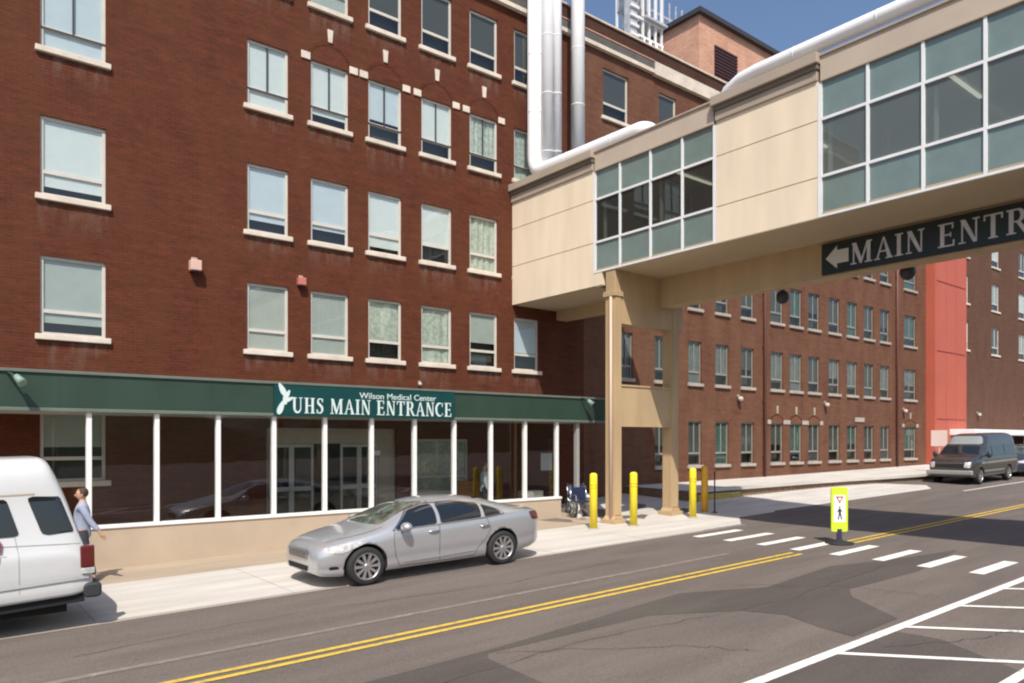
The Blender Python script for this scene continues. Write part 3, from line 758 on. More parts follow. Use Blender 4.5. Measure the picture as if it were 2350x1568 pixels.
# ------------------------------------------------------------ ENTRANCE CANOPY with glazed screen
YC = 17.2
cz1 = 878; 
CT = fac(700, 881, YC)[1]; CB_ = fac(700, 957, YC)[1]
can = empty('entrance_canopy', (6, YC, .2), 'long green fascia canopy over a white framed glass screen on a low tan wall', 'canopy'); CCO = Vector((6, YC, .2))
CXL, CXR = -8.0, 17.55
mb = MB(); mb.box(CXL, CXR, YC - .12, YC - .04, CB_ + .07, CT - .05)
fas = rel(mb, CCO).build('fascia', M['green'], can)
mb = MB(); mb.box(CXL, CXR + .02, YC - .16, YC + .05, CT - .05, CT + .012); mb.box(CXL, CXR + .02, YC - .15, YC + .03, CB_, CB_ + .07)
rel(mb, CCO).build('trim', M['green_trim'], can, bevel=.008)
mb = MB(); mb.box(CXL, CXR, YC - .03, YF - .01, CT - .20, CT - .06); rel(mb, CCO).build('roof', M['roofing'], can)
mb = MB(); mb.box(CXL, CXR, YC + .035, YF - .01, CB_ + .01, CB_ + .05); rel(mb, CCO).build('ceiling', M['ceiling'], can)
mb = MB(); mb.box(CXR - .08, CXR - .01, YC - .03, YF - .01, CB_ + .06, CT - .21); rel(mb, CCO).build('end_fascia', M['green'], can)
GB = fac(700, 1176, YC)[1]                 # top of the low wall
mb = MB()
x = 2.55
seg = [2.62] + [2.62 + .8 * i for i in range(1, 17)]
WEND = 15.56
pts = [p for p in seg if p < WEND] + [WEND]
for i in range(len(pts) - 1):
    a, b = pts[i], pts[i+1]
    mb.prism([(a, -.3), (b, -.3), (b, GB - .07), (a, GB - .07)], 'y', YC - .10, YC + .10)
rel(mb, CCO).build('low_wall', M['tan_wall'], can)
mb = MB(); mb.box(2.58, WEND + .02, YC - .13, YC + .12, GB - .07, GB); rel(mb, CCO).build('wall_cap', M['post_white'], can, bevel=.01)
mul = [2.68 + 1.276 * i for i in range(11)]
for X in mul:
    mb = MB(); mb.box(X - .048, X + .048, YC - .075, YC + .055, GB, CB_)
    rel(mb, CCO).build('post', M['post_white'], can, bevel=.006)
for i in range(len(mul) - 1):
    mb = MB(); mb.face([(mul[i] + .048, YC, GB), (mul[i+1] - .048, YC, GB), (mul[i+1] - .048, YC, CB_), (mul[i] + .048, YC, CB_)])
    rel(mb, CCO).build('glass_panel', M['pane_canopy'], can)
mb = MB()
for xx in np.arange(-7, 17.4, 1.83):
    mb.box(xx, xx + .012, YC - .124, YC - .1205, CB_ + .075, CT - .055)
rel(mb, CCO).build('seams', M['frame_dark'], fas)
# glazed return at the right end
mb = MB(); mb.face([(mul[-1], YC + .1, GB), (mul[-1], YF - .05, GB), (mul[-1], YF - .05, CB_), (mul[-1], YC + .1, CB_)]); rel(mb, CCO).build('glass_panel', M['pane_canopy'], can)
mb = MB(); X = 16.35; mb.box(X - .06, X + .06, YC - .03, YC + .1, gz(16, YC), CB_); rel(mb, CCO).build('post', M['door_metal'], can)
mb = MB(); mb.box(2.6, WEND, YC + .12, YF - .01, .02, .30); rel(mb, CCO).build('floor', M['floor_in'], can)

# ---- serif lettering
def stroke_quads(pts, ws):
    out = []; P = [Vector(p) for p in pts]; n = len(P); side = []
    for i in range(n):
        d = (P[min(i+1, n-1)] - P[max(i-1, 0)]).normalized(); q = Vector((-d.y, d.x)) * ws[i] / 2
        side.append((P[i] + q, P[i] - q))
    for i in range(n - 1): out.append([side[i][0], side[i+1][0], side[i+1][1], side[i][1]])
    return out
TK, TN, SH = .17, .065, .055
def rc(a, b, c, d): return [(a, b), (c, b), (c, d), (a, d)]
def serif(x, y, wd=.3): return rc(x - wd / 2, y, x + wd / 2, y + SH)
def curve(f, w0, n=18):
    ts = [i / n for i in range(n + 1)]; return stroke_quads([f(t) for t in ts], [w0(t) for t in ts])
def glyph(c):
    q = []; W = .8
    if c == 'I': W = .42; q = [rc(.13, SH, .30, 1 - SH), serif(.215, 0, .36), serif(.215, 1 - SH, .36)]
    elif c == 'H':
        W = .92; q = [rc(.14, SH, .31, 1 - SH), rc(.61, SH, .78, 1 - SH), rc(.31, .47, .61, .53)] + [serif(x, y, .33) for x in (.225, .695) for y in (0, 1 - SH)]
    elif c == 'T':
        W = .82; q = [rc(.325, SH, .495, .93), rc(.05, .935, .77, 1.0), serif(.41, 0, .36), rc(.05, .76, .11, .93), rc(.71, .76, .77, .93)]
    elif c == 'E':
        W = .78; q = [rc(.12, .06, .29, .94), rc(.03, 0, .70, .06), rc(.03, .94, .66, 1), rc(.29, .47, .52, .53), rc(.64, .065, .70, .26), rc(.60, .75, .66, .935), rc(.52, .40, .57, .60)]
    elif c == 'N':
        W = .92; q = [rc(.15, SH, .215, 1 - SH), rc(.70, .02, .765, 1 - SH), [(.10, 1), (.31, 1), (.765, .0), (.62, .0)], serif(.18, 0, .28), serif(.73, 1 - SH, .28)]
    elif c == 'M':
        W = 1.1; q = [rc(.14, SH, .205, 1 - SH), rc(.82, SH, .99, 1 - SH), [(.08, 1), (.30, 1), (.60, .12), (.48, .0)], [(.48, 0), (.56, .0), (.90, 1), (.82, 1)], serif(.17, 0, .28), serif(.90, 0, .36), rc(.82, 1 - SH, 1.06, 1)]
    elif c == 'A':
        W = .9; q = [[(.13, SH), (.20, SH), (.47, .92), (.43, 1)], [(.43, 1), (.50, 1), (.83, SH), (.64, SH)], rc(.24, .33, .62, .385), serif(.15, 0, .26), serif(.73, 0, .34)]
    elif c == 'U':
        W = .9; q = [rc(.14, .33, .31, 1 - SH), rc(.68, .33, .745, 1 - SH), serif(.225, 1 - SH, .34), serif(.715, 1 - SH, .27)]
        q += curve(lambda t: (.4675 - .245 * math.cos(math.pi * t), .34 - .29 * math.sin(math.pi * t)), lambda t: TK * (1 - t) + TN * t + .0, 14)
    elif c == 'R':
        W = .88; q = [rc(.12, SH, .29, .94), rc(.03, .94, .45, 1), rc(.29, .46, .45, .52), serif(.205, 0, .35), [(.38, .46), (.54, .48), (.84, .0), (.66, .0)], rc(.66, 0, .90, .05)]
        q += curve(lambda t: (.43 + .19 * math.sin(math.pi * t), .73 + .24 * math.cos(math.pi * t)), lambda t: .06 + .11 * math.sin(math.pi * t), 14)
    elif c == 'C':
        W = .86; q = curve(lambda t: (.46 - .36 * math.cos(R(230) * (t - .5)), .5 - .46 * math.sin(R(-230) * (t - .5))), lambda t: .06 + .12 * math.sin(math.pi * t), 20)
        q += [rc(.68, .70, .74, .98), rc(.70, .10, .75, .24)]
    elif c == 'S':
        W = .64
        pts = [(.50, .80), (.44, .93), (.30, .97), (.17, .90), (.14, .77), (.19, .65), (.32, .55), (.44, .45), (.50, .32), (.48, .16), (.38, .05), (.25, .03), (.14, .10), (.09, .24)]
        q = stroke_quads(pts, [.06, .06, .07, .10, .13, .16, .17, .17, .16, .13, .09, .07, .06, .06]) + [rc(.49, .74, .54, .98), rc(.06, .02, .11, .28)]
    elif c == ' ': W = .38
    return q, W
def lettering(text, h, track=.05, depth=.015, xs=1.0):
    """list of (polys) in the plane, total width"""
    x = 0; out = []
    for ch in text:
        q, W = glyph(ch)
        for p in q: out.append([((x + v[0] * xs) * h, v[1] * h) for v in p])
        x += (W + track) * xs
    return out, x * h
def put_letters(polys, name, m, parent, to3, O, depth=.015, off=.0):
    mb = MB(); k = 0
    for p in polys:
        k += 1; d = depth + (k % 7) * .0007
        A = [mb.bm.verts.new(to3(q[0], q[1], off)) for q in p]; B = [mb.bm.verts.new(to3(q[0], q[1], off + d)) for q in p]
        n = len(p); mb.bm.faces.new(A[::-1]); mb.bm.faces.new(B)
        for i in range(n): mb.bm.faces.new([A[i], A[(i+1) % n], B[(i+1) % n], B[i]])
    return rel(mb, O).build(name, m, parent)

# sign on the canopy
sx0, sx1 = facx(630, YC - .2), facx(1043, YC - .2)
sz0 = fac(840, 958, YC - .2)[1]; sz1 = fac(840, 893, YC - .2)[1]
sg = empty('entrance_sign', ((sx0 + sx1) / 2, YC - .16, sz0), 'teal sign board with pale lettering on the green canopy fascia above the glass doors', 'sign')
SGO = Vector(sg.location)
mb = MB(); mb.box(sx0, sx1, YC - .20, YC - .125, sz0, sz1); rel(mb, SGO).build('board', M['teal'], sg, bevel=.006)
yS = YC - .203; sw = sx1 - sx0; shh = sz1 - sz0
def toS(a, b, d): return (a, yS - d, b)
po, wd = lettering('UHS MAIN ENTRANCE', 1.0)
tw = sw * .905; k = tw / wd; hL = shh * .52
po = [[(sx0 + sw * .10 + v[0] * k, sz0 + shh * .09 + v[1] * hL) for v in p] for p in po]
po = [[(v[0] - sw * .02, v[1]) for v in p] for p in po]
put_letters(po, 'lettering', M['letter'], sg, toS, SGO, .012)
def text_mesh(body, h, name, m, parent, loc, O, ext=.004, width=None):
    cu = bpy.data.curves.new(name, 'FONT'); cu.body = body; cu.size = h; cu.extrude = ext
    to = bpy.data.objects.new(name, cu); COL.objects.link(to)
    bpy.context.view_layer.update()
    me = bpy.data.meshes.new_from_object(to.evaluated_get(bpy.context.evaluated_depsgraph_get()))
    bpy.data.objects.remove(to)
    xs_ = [v.co.x for v in me.vertices]; s = (width / (max(xs_) - min(xs_))) if width else 1
    for v in me.vertices: v.co = Vector((v.co.x * s, -v.co.z, v.co.y)) + Vector(loc) - O
    me.materials.clear(); me.materials.append(m)
    return link(name, me, parent)
text_mesh('Wilson Medical Center', shh * .30, 'small_lettering', M['letter'], sg, (sx0 + sw * .43, yS - .006, sz0 + shh * .66), SGO, width=sw * .45)
def leaf(cx, cz, L, Wd, ang):
    pts = []
    for i in range(16):
        t = 2 * math.pi * i / 16; a = math.cos(t) * L / 2; b = math.sin(t) * Wd / 2 * (1 - .35 * math.cos(t))
        pts.append((cx + a * math.cos(ang) - b * math.sin(ang), cz + a * math.sin(ang) + b * math.cos(ang)))
    return pts
ex = sx0 + sw * .040; ez = sz0 + shh * .55
em = [leaf(ex - .02, ez + .22, .34, .13, R(118)), leaf(ex + .10, ez + .10, .26, .10, R(60)), leaf(ex + .14, ez - .01, .26, .09, R(25)), leaf(ex - .05, ez - .20, .36, .13, R(68)), leaf(ex + .04, ez - .03, .22, .09, R(100))]
put_letters(em, 'emblem', M['letter'], sg, toS, SGO, .010)

# ------------------------------------------------------------ SKYBRIDGE
XB = fac(1175, 0, YF)[0]           # left face where it meets the wall
WB = 3.25; XR = XB + WB; YE = -14.0
br = empty('skybridge', (XB + WB / 2, 8, 7), 'elevated cream and glass pedestrian bridge crossing the street from the brick wall', 'bridge'); BO = Vector((XB + WB / 2, 8, 7))
def bz(x, y): a, b = dv(x); return (HZ - y) * XB / a + CAMZ
ZS = bz(1362, 628); ZLOW = bz(1378, 654); Zt1 = bz(1363, 558); Zt2 = bz(1363, 460); Zt3 = bz(1363, 395); ZTOP = bz(1362, 349)
def by(x): a, b = dv(x); return XB * b / a
yA = by(1362); yB = by(1643); yC_ = by(1877)
GM1 = [yA, by(1422), by(1492), by(1565), yB]
dyy = 1.10
GM2 = [yC_ - dyy * i for i in range(8)]
yD = GM2[-1]; 
sections = [('panel', YF - .005, yA, ZLOW), ('glass', yA, yB, ZS), ('panel', yB, yC_, ZS), ('glass', yC_, yD, ZS), ('panel', yD, yD - 3, ZS), ('panel', yD - 3, YE, ZS)]
def bbox(name, m, *bx, bevel=0, parent=None):
    mb = MB()
    for b in bx: mb.box(*b)
    return rel(mb, BO).build(name, m, parent or br, bevel=bevel)
for xf, sgn in ((XB, 1), (XR, -1)):
    xa, xb = (xf, xf + .12) if sgn == 1 else (xf - .12, xf)
    for kind, y1, y0, zb in sections:
        y0 = y0
        if kind == 'panel':
            g = .012
            xo = (xa + .02, xb) if sgn == 1 else (xa, xb - .02)
            bbox('wall_backing', M['groove'], (xo[0], xo[1], y0, y1, zb + .02, Zt3 + .05))
            for z0, z1 in ((zb, Zt1 - g), (Zt1 + g, Zt2 - g), (Zt2 + g, Zt3 + .04)):
                xx = (xa, xa + .018) if sgn == 1 else (xb - .018, xb)
                bbox('wall_panel', M['cream'], (xx[0], xx[1], y0 + .01, y1 - .01, z0, z1))
            # coping with double moulding
            xq = (xa - .10, xb) if sgn == 1 else (xa, xb + .10)
            bbox('moulding', M['shade_taupe'], (xq[0], xq[1], y0 - .03, y1 if y1 > 19 else y1 + .03, ZTOP - .32, ZTOP - .202), bevel=.01)
            o = .17
            x_ = (xa - o, xb) if sgn == 1 else (xa, xb + o)
            x2 = (xa - .10, xb) if sgn == 1 else (xa, xb + .10)
            x3 = (xa - .05, xb) if sgn == 1 else (xa, xb + .05)
            bbox('coping', M['taupe'], (x_[0], x_[1], y0 - .06, y1 if y1 > 19 else y1 + .06, ZTOP - .20, ZTOP + .03), (x3[0], x3[1], y0, y1, Zt3 + .042, ZTOP - .322), bevel=.012)
        else:
            x1 = (xa - .01, xb) if sgn == 1 else (xa, xb + .01)
            bbox('fascia', M['taupe_light'], (x1[0], x1[1], y0 + .06, y1 - .06, Zt3 + .03, ZTOP - .05))
            x2 = (xa - .05, xb) if sgn == 1 else (xa, xb + .05)
            bbox('fascia_trim', M['taupe'], (x2[0], x2[1], y0 + .06, y1 - .06, ZTOP - .05, ZTOP), (x2[0] + (.02 if sgn == 1 else 0), x2[1] - (0 if sgn == 1 else .02), y0 + .06, y1 - .06, Zt3 - .01, Zt3 + .028), bevel=.006)
            ml = GM1 if y1 == yA else GM2
            fr = MB(); xg = (xa - .005, xa + .055) if sgn == 1 else (xb - .055, xb + .005)
            for k, y in enumerate(ml):
                ww = .03 if 0 < k < len(ml) - 1 else .045
                yy = y - .045 if k == 0 else y + .045 if k == len(ml) - 1 else y
                fr.box(xg[0], xg[1], yy - ww, yy + ww, ZS, Zt3 - .012)
            frame = rel(fr, BO).build('curtain_wall_frame', M['frame_white'], br)
            tr = MB()
            for k in range(len(ml) - 1):
                ya = ml[k+1] + (.03 if k + 1 < len(ml) - 1 else .09); yb = ml[k] - (.03 if k else .09)
                for z in (Zt1, Zt2): tr.box(xg[0], xg[1], ya, yb, z - .03, z + .03)
                tr.box(xg[0], xg[1], ya, yb, ZS, ZS + .05)
            rel(tr, BO).build('transom', M['frame_white'], frame)
            xp = (xg[0] + xg[1]) / 2 + .01 * sgn
            for k in range(len(ml) - 1):
                ya, yb = ml[k+1] + .03, ml[k] - .03
                for nm, mm, z0, z1 in (('spandrel_pane', 'spandrel', ZS + .05, Zt1 - .03), ('clear_pane', 'pane_bridge', Zt1 + .03, Zt2 - .03), ('spandrel_pane', 'spandrel', Zt2 + .03, Zt3 - .012)):
                    mb = MB(); mb.face([(xp, ya, z0), (xp, yb, z0), (xp, yb, z1), (xp, ya, z1)])
                    rel(mb, BO).build(nm, M['pane_bridge_dark' if mm == 'pane_bridge' and ml is GM1 else mm], frame)
bbox('soffit', M['soffit'], (XB + .005, XR - .005, yD - 6, yA - .02, ZS - .02, ZS + .1), (XB + .122, XR - .122, yA + .002, YF - .01, ZLOW - .0, ZLOW + .1))
bbox('skirt', M['cream'], (XB, XB + .2, yA - .34, yA - .002, ZLOW, ZS - .022))
bbox('end_skirt', M['soffit'], (XB + .2, XR, yA - .34, yA - .26, ZLOW, ZS - .022))
bbox('floor', M['floor_in'], (XB + .13, XR - .13, YE, YF - .02, ZS + .35, ZS + .45))
bbox('ceiling', M['ceiling'], (XB + .13, XR - .13, YE, YF - .02, Zt3 - .25, Zt3 - .18))
bbox('roof', M['roofing'], (XB + .12, XR - .12, YE, YF - .02, ZTOP - .2, ZTOP - .1))
for yy in (13.57, 9.98, 6.4, 2.8, -.8):
    bbox('ceiling_light', M['tube'], (XB + 1.3, XB + 2.9, yy, yy + .07, Zt3 - .31, Zt3 - .27))
for yy in (GM1[0] - .2, GM1[2] - .15, GM2[0] - .12, GM2[2] - .12, GM2[4] - .12):
    bbox('inner_post', M['frame_white'], (XB + .22, XB + .30, yy - .06, yy, ZS + .46, Zt3 - .26))
# portal frame: columns, cap beam, mid panel
XN0, XN1 = XB, XB + .30; XF0, XF1 = 18.04, 18.37
PYF, PYB = 14.80, 15.16
def col_mb(x0, x1):
    mb = MB(); z0 = gz((x0 + x1) / 2, 15)
    mb.box(x0, x1, PYF, PYB, z0, ZLOW - .4); mb.box(x0 - .10, x1 + .10, PYF - .10, PYB + .10, z0 - .02, z0 + .12)
    mb.prism([(x0 - .08, z0 + .12), (x1 + .08, z0 + .12), (x1, z0 + .22), (x0, z0 + .22)], 'y', PYF - .02, PYB + .02)
    mb.box(x0 + .035, x1 - .035, PYF - .02, PYF - .001, z0 + .25, ZLOW - .4)
    return mb
CBZ = 3.37 + CAMZ
rel(col_mb(XN0, XN1), BO).build('column', M['tan'], br, bevel=.012)
rel(col_mb(XF0, XF1), BO).build('column', M['tan'], br, bevel=.012)
mb = MB(); mb.box(XN0 - .05, XN1 + .03, PYF - .05, PYB + .05, ZLOW - .40, ZLOW - .25); mb.box(XN0 + .02, XN1 - .0, PYF, PYB, ZLOW - .25, ZS - .02)
rel(mb, BO).build('column_head', M['tan'], br, bevel=.01)
bbox('cap_beam', M['tan'], (XN1 + .003, XF1 + .2, PYF + .002, PYB - .002, CBZ, ZS - .022))
mz1 = fac(1424, 882, PYF)[1]; mz0 = fac(1424, 979, PYF)[1]
bbox('cross_panel', M['tan'], (XN1, XF0, PYF + .05, PYB - .05, mz0, mz1), (XN1, XF0, PYF + .02, PYF + .05, mz0, mz0 + .05), (XN1, XF0, PYF + .02, PYF + .05, mz1 - .05, mz1))
XG = 17.5; ZG = 4.02 + CAMZ
bbox('girder', M['tan'], (XG, XG + .5, YE, PYF + .0, ZG, ZS - .022))
bbox('girder', M['tan'], (XG, XG + .5, PYB + .0, YF - .02, ZG + .2, ZLOW - .002))
mb = MB(); mb.tube([(XN0 - .045, PYF + .1, gz(15.5, 15) + .1), (XN0 - .045, PYF + .1, ZLOW - .42)], .04, 10)
rel(mb, BO).build('downpipe', mat('pinkish_pipe', (.60, .44, .34), .5), br)
# second support beyond the frame
bbox('column', M['tan'], (XN0, XN0 + .35, -6.4, -6.0, .1, ZS - .02)); bbox('column', M['tan'], (XF0, XF0 + .35, -6.4, -6.0, .1, ZS - .02))
# roof pipes on the bridge
def pipe(name, pts, r, label, group, bands=True):
    e = empty(name, pts[0], label, 'pipe', group); O = Vector(pts[0])
    mb = MB(); mb.tube(pts, r, 24); rel(mb, O).build('jacket', M['pipe'], e)
    if bands:
        mb = MB()
        P = [Vector(p) for p in pts]
        for i in range(len(P) - 1):
            d = P[i+1] - P[i]; L = d.length
            if L < 1.6: continue
            k = 1.0
            while k < L - .3:
                q = P[i] + d / L * k; mb.cyl(q, q + d / L * .03, r + .005, n=24); k += 1.9
        rel(mb, O).build('band', M['pipe'], e)
    return e
def vx(x, Y): return facx(x, Y)
zr = ZTOP - .1; G = 'insulated pipes rising from the bridge roof up the wall'
def elbow(c0, c1, c2, n=8):      # smooth corner through c1
    c0, c1, c2 = Vector(c0), Vector(c1), Vector(c2)
    return [((1-t)**2) * c0 + 2*t*(1-t) * c1 + t*t * c2 for t in [i / n for i in range(n + 1)]]
YP = 18.7
x1 = vx(1227, YP); zc = ZTOP + .22
pts = [(x1, YP, 24), (x1, YP, ZTOP + .9)] + elbow((x1, YP, ZTOP + .85), (x1, YP, zc), (x1 + .05, YP - .6, zc)) + [(XB + .42, by(1300), zc)]
ye = by(1462)
pts = [(x1, YP, 24), (x1, YP, ZTOP + .95)] + elbow((x1, YP, ZTOP + .9), (x1, YP, zc), (x1 - .1, YP - .7, zc)) + [(XB + .35, ye + .3, zc)] + elbow((XB + .35, ye + .25, zc), (XB + .35, ye, zc), (XB + .6, ye, zc - .05)) + [(XB + 1.0, ye, zc - .2)]
pipe('insulated_pipe', pts, .24, 'white pipe leftmost of the four risers, bending onto the bridge roof', G)
pipe('insulated_pipe', [(vx(1257, YP - .4), YP - .4, zr), (vx(1257, YP - .4), YP - .4, 24)], .21, 'white riser pipe second from the left beside the brick wall', G)
pipe('insulated_pipe', [(vx(1279, YP - .6), YP - .6, zr), (vx(1279, YP - .6), YP - .6, 24)], .145, 'thinnest white riser pipe, third from the left', G)
pipe('insulated_pipe', [(vx(1326, YP - .4), YP - .4, zr), (vx(1326, YP - .4), YP - .4, 24)], .235, 'white riser pipe standing apart at the right of the group', G)
def bzx(x, y, X):
    a, b = dv(x); t = X / a; return b * t, (HZ - y) * t + CAMZ
XQ = XB + .25
y_a, z_a = bzx(1672, 196, XQ); y_b, z_b = bzx(1900, 92, XQ)
zq = z_b
pipe('roof_pipe', [(XQ + .3, y_a + .55, ZTOP - .25), (XQ + .2, y_a + .35, ZTOP + .0), (XQ + .1, y_a + .05, zq - .13), (XQ + .03, y_a - .35, zq - .02), (XQ, y_a - .8, zq), (XQ, YE, zq)], .17, 'large white pipe running along the top edge of the bridge roof', None)

# hanging dome lamps below the bridge
for i, (x, y, lab) in enumerate(((1796, 682, 'dark dome lamp under the bridge near the arrow end of the sign'), (2083, 625, 'dark dome lamp under the bridge below the sign lettering'))):
    a, b = dv(x); t = 18.25 / a; X, Y, Z = 18.25, b * t, (HZ - y) * t + CAMZ
    e = empty('dome_lamp', (X, Y, Z), lab, 'lamp', 'dome lamps hanging under the bridge')
    mb = MB(); mb.ball((0, 0, 0), (.17, .17, .19)); mb.build('shade', M['bumper_black'], e)
    mb = MB(); mb.cyl((0, 0, .15), (0, 0, ZS - .02 - Z), .03, n=10); mb.build('stem', M['bumper_black'], e)

# MAIN ENTRANCE sign on the girder
def sgp(x, y): a, b = dv(x); t = (XG - .06) / a; return b * t, (HZ - y) * t + CAMZ
yS0, zS0 = sgp(1886, 633); _, zS1 = sgp(1886, 562)
LEN = 6.2
ms = empty('bridge_sign', (XG - .05, yS0 - LEN / 2, zS0), 'long dark sign with left arrow and grey serif capitals on the bridge girder', 'sign'); MO = Vector(ms.location)
mb = MB(); mb.box(XG - .07, XG - .003, yS0 - LEN, yS0, zS0, zS1); rel(mb, MO).build('board', M['sign_dark'], ms, bevel=.006)
H_ = zS1 - zS0
def toM(a, b, d): return (XG - .072 - d, yS0 - a, zS0 + b)
def sa(x): return yS0 - sgp(x, 600)[0]
xsL = [sa(1896), sa(1948)]
mL = sa(1952); mR = sa(2128); e0 = sa(2152)
hL = H_ * .66
po, wd = lettering('MAIN', 1.0); k = (mR - mL) / wd
po = [[(mL + v[0] * k, H_ * .17 + v[1] * hL) for v in p] for p in po]
put_letters(po, 'lettering', M['letter_grey'], ms, toM, MO, .012)
po, wd2 = lettering('ENTRANCE', 1.0)
po = [[(e0 + v[0] * k * 1.0, H_ * .17 + v[1] * hL) for v in p] for p in po]
put_letters(po, 'lettering', M['letter_grey'], ms, toM, MO, .012)
a0, a1 = xsL
ar = [[(a0, H_ * .5), (a0 + (a1 - a0) * .5, H_ * .86), (a0 + (a1 - a0) * .5, H_ * .14)], [(a0 + (a1 - a0) * .5, H_ * .72), (a1, H_ * .72), (a1, H_ * .30), (a0 + (a1 - a0) * .5, H_ * .30)]]
put_letters(ar, 'arrow', mat('pale_arrow', (.62, .61, .55), .6), ms, toM, MO, .012)

# ------------------------------------------------------------ wall lamps
def wall_lamp(x, y, Y, lab, m, s=1.0, boxy=True, grp='lamps fixed to the brick walls'):
    X, Z = fac(x, y, Y)
    e = empty('wall_lamp', (X, Y, Z), lab, 'lamp', grp)
    mb = MB()
    if boxy: mb.box(-.13 * s, .13 * s, -.24 * s, -.003, -.13 * s, .13 * s)
    else: mb.ball((0, -.16 * s, 0), (.13 * s, .13 * s, .12 * s))
    mb.build('housing', m, e, bevel=.02 if boxy else 0)
    mb = MB(); mb.box(-.07 * s, .07 * s, -.05, -.003, .10 * s, .22 * s); mb.build('bracket', M['taupe'], e)
    mb = MB(); mb.box(-.09 * s, .09 * s, -.20 * s, -.05, -.155 * s, -.132 * s); mb.build('lens', M['frame_dark'], e)
    return e
pinkm = mat('pink_lamp_housing', (.66, .42, .35), .6)
wall_lamp(445, 612, YF, 'square pinkish wall lamp between the big windows and the five narrower columns', pinkm)
wall_lamp(689, 648, YF, 'small reddish wall lamp between second storey windows of the brick block', mat('reddish_lamp_housing', (.50, .16, .13), .6), .8)
wall_lamp(1693, 916, YF, 'pale globe lamp on the brick wing nearest the bridge columns', M['lamp_cream'], 0.94, False)
wall_lamp(1892, 930, YF, 'pale globe lamp on the brick wing right of the three keystones', M['lamp_cream'], 0.94, False)
wall_lamp(2072, 944, YF, 'pale globe lamp on the brick wing near the salmon tower', M['lamp_cream'], 0.94, False)
wall_lamp(2242, 952, YB, 'pale lamp above the white awning, nearer the salmon tower', M['lamp_cream'], 1.02, False)
wall_lamp(2350, 957, YB, 'pale lamp above the white awning at the right edge', M['lamp_cream'], 1.02, False)
wall_lamp(961, 882, YF, 'tiny pale lamp above the teal sign on the brick wall', M['lamp_cream'], 0.47, False)
for x, y, lab in ((36, 874, 'small spotlight on arm above the left end of the green fascia'), (1347, 925, 'small spotlight on arm at the shaded right end of the green fascia')):
    X, Z = fac(x, y, YC - .3); e = empty('spotlight', (X, YC - .12, Z), lab, 'lamp', 'spotlights on the green fascia')
    mb = MB(); mb.tube([(-.12, 0, .16), (-.08, -.16, .14), (0, -.26, .06)], .022, 8); mb.build('arm', M['green'], e)
    mb = MB(); mb.cyl((0, -.22, .09), (.10, -.34, -.05), .05, .09, 14); mb.build('shade', mat('pale_green_lamp', (.22, .32, .26), .5), e)
X, Z = fac(1972, 963, YF)
e = empty('wall_plaque', (X, YF, fac(1975, 964, YF)[1]), 'small white oval plaque above a ground window of the brick wing', 'sign')
mb = MB(); mb.box(-.50, .50, -.05, -.004, -.12, .12); mb.build('plate', M['stone_grey'], e, bevel=.02)
# ------------------------------------------------------------ BOLLARDS, STREET SIGN, POSTS
def bollard(x, y, h, lab, m):
    X, Y = gnd(x, y); z = gz(X, Y)
    e = empty('bollard', (X, Y, z), lab, 'bollard', 'bollards guarding the bridge columns')
    r = .105
    mb = MB(); mb.lathe([(0.0001, h), (r * .55, h - .008), (r * .9, h - .035), (r, h - .08), (r, .0), (0.0001, 0)], (0, 0, 0), 'z', 28); mb.build('sleeve', m, e)
    mb = MB(); mb.lathe([(r + .003, h - .34), (r + .006, h - .335), (r + .006, h - .315), (r + .003, h - .31)], (0, 0, 0), 'z', 28)
    mb.lathe([(r + .003, h - .42), (r + .006, h - .415), (r + .006, h - .395), (r + .003, h - .39)], (0, 0, 0), 'z', 28)
    mb.build('groove_band', mat('ochre_band', (.66, .44, .015), .5), e)
    mb = MB(); mb.lathe([(r + .05, .0), (r + .05, .03), (r + .002, .04)], (0, 0, 0), 'z', 28); mb.build('base_ring', M['concrete_old'], e)
bollard(1362, 1215, 1.54, 'yellow bollard left of the near bridge column, nearest the silver car', M['bollard'])
bollard(1454, 1208, 1.52, 'yellow bollard just right of the near bridge column', M['bollard'])
bollard(1590, 1191, 1.50, 'yellow bollard right of the far bridge column', M['bollard'])
bollard(1617, 1181, 1.48, 'orange shaded bollard behind the rightmost yellow one', M['bollard_orange'])
X, Y = gnd(1640, 1181); e = empty('thin_post', (X, Y, gz(X, Y)), 'thin dark post standing right of the orange bollard', 'post')
mb = MB(); mb.cyl((0, 0, 0), (0, 0, 1.25), .022, n=10); mb.build('shaft', M['frame_dark'], e)
mb = MB(); mb.cyl((0, 0, 0), (0, 0, .03), .09, n=14); mb.build('foot', M['frame_dark'], e)
mb = MB(); mb.ball((0, 0, 1.26), .035, 10, 8); mb.build('finial', M['frame_dark'], e)

X, Y = gnd(1926, 1248); z = gz(X, Y)
e = empty('crossing_sign', (X, Y, z), 'yellow green in-street crossing sign on a black rubber base in the crosswalk', 'sign', rz=R(-38))
mb = MB(); mb.lathe([(.0001, .10), (.07, .10), (.10, .07), (.27, .045), (.31, .02), (.31, 0), (.0001, 0)], (0, 0, 0), 'z', 32); mb.build('base', M['black'], e)
mb = MB(); mb.box(-.055, .055, -.02, .02, .08, .34); mb.build('stem', mat('purple_black_stem', (.035, .03, .06), .5), e)
def rrect(x0, x1, z0, z1, r, n=6):
    p = []
    for cx, cz, a in ((x1 - r, z1 - r, 0), (x0 + r, z1 - r, 90), (x0 + r, z0 + r, 180), (x1 - r, z0 + r, 270)):
        for i in range(n + 1): t = R(a + 90 * i / n); p.append((cx + r * math.cos(t), cz + r * math.sin(t)))
    return p
mb = MB(); mb.prism(rrect(-.19, .19, .28, 1.30, .05), 'y', -.018, .018); mb.build('panel', M['sign_yellow'], e)
mb = MB(); mb.prism(rrect(-.135, .135, .50, 1.12, .02), 'y', -.022, -.0185); fc = mb.build('white_field', M['white'], e)
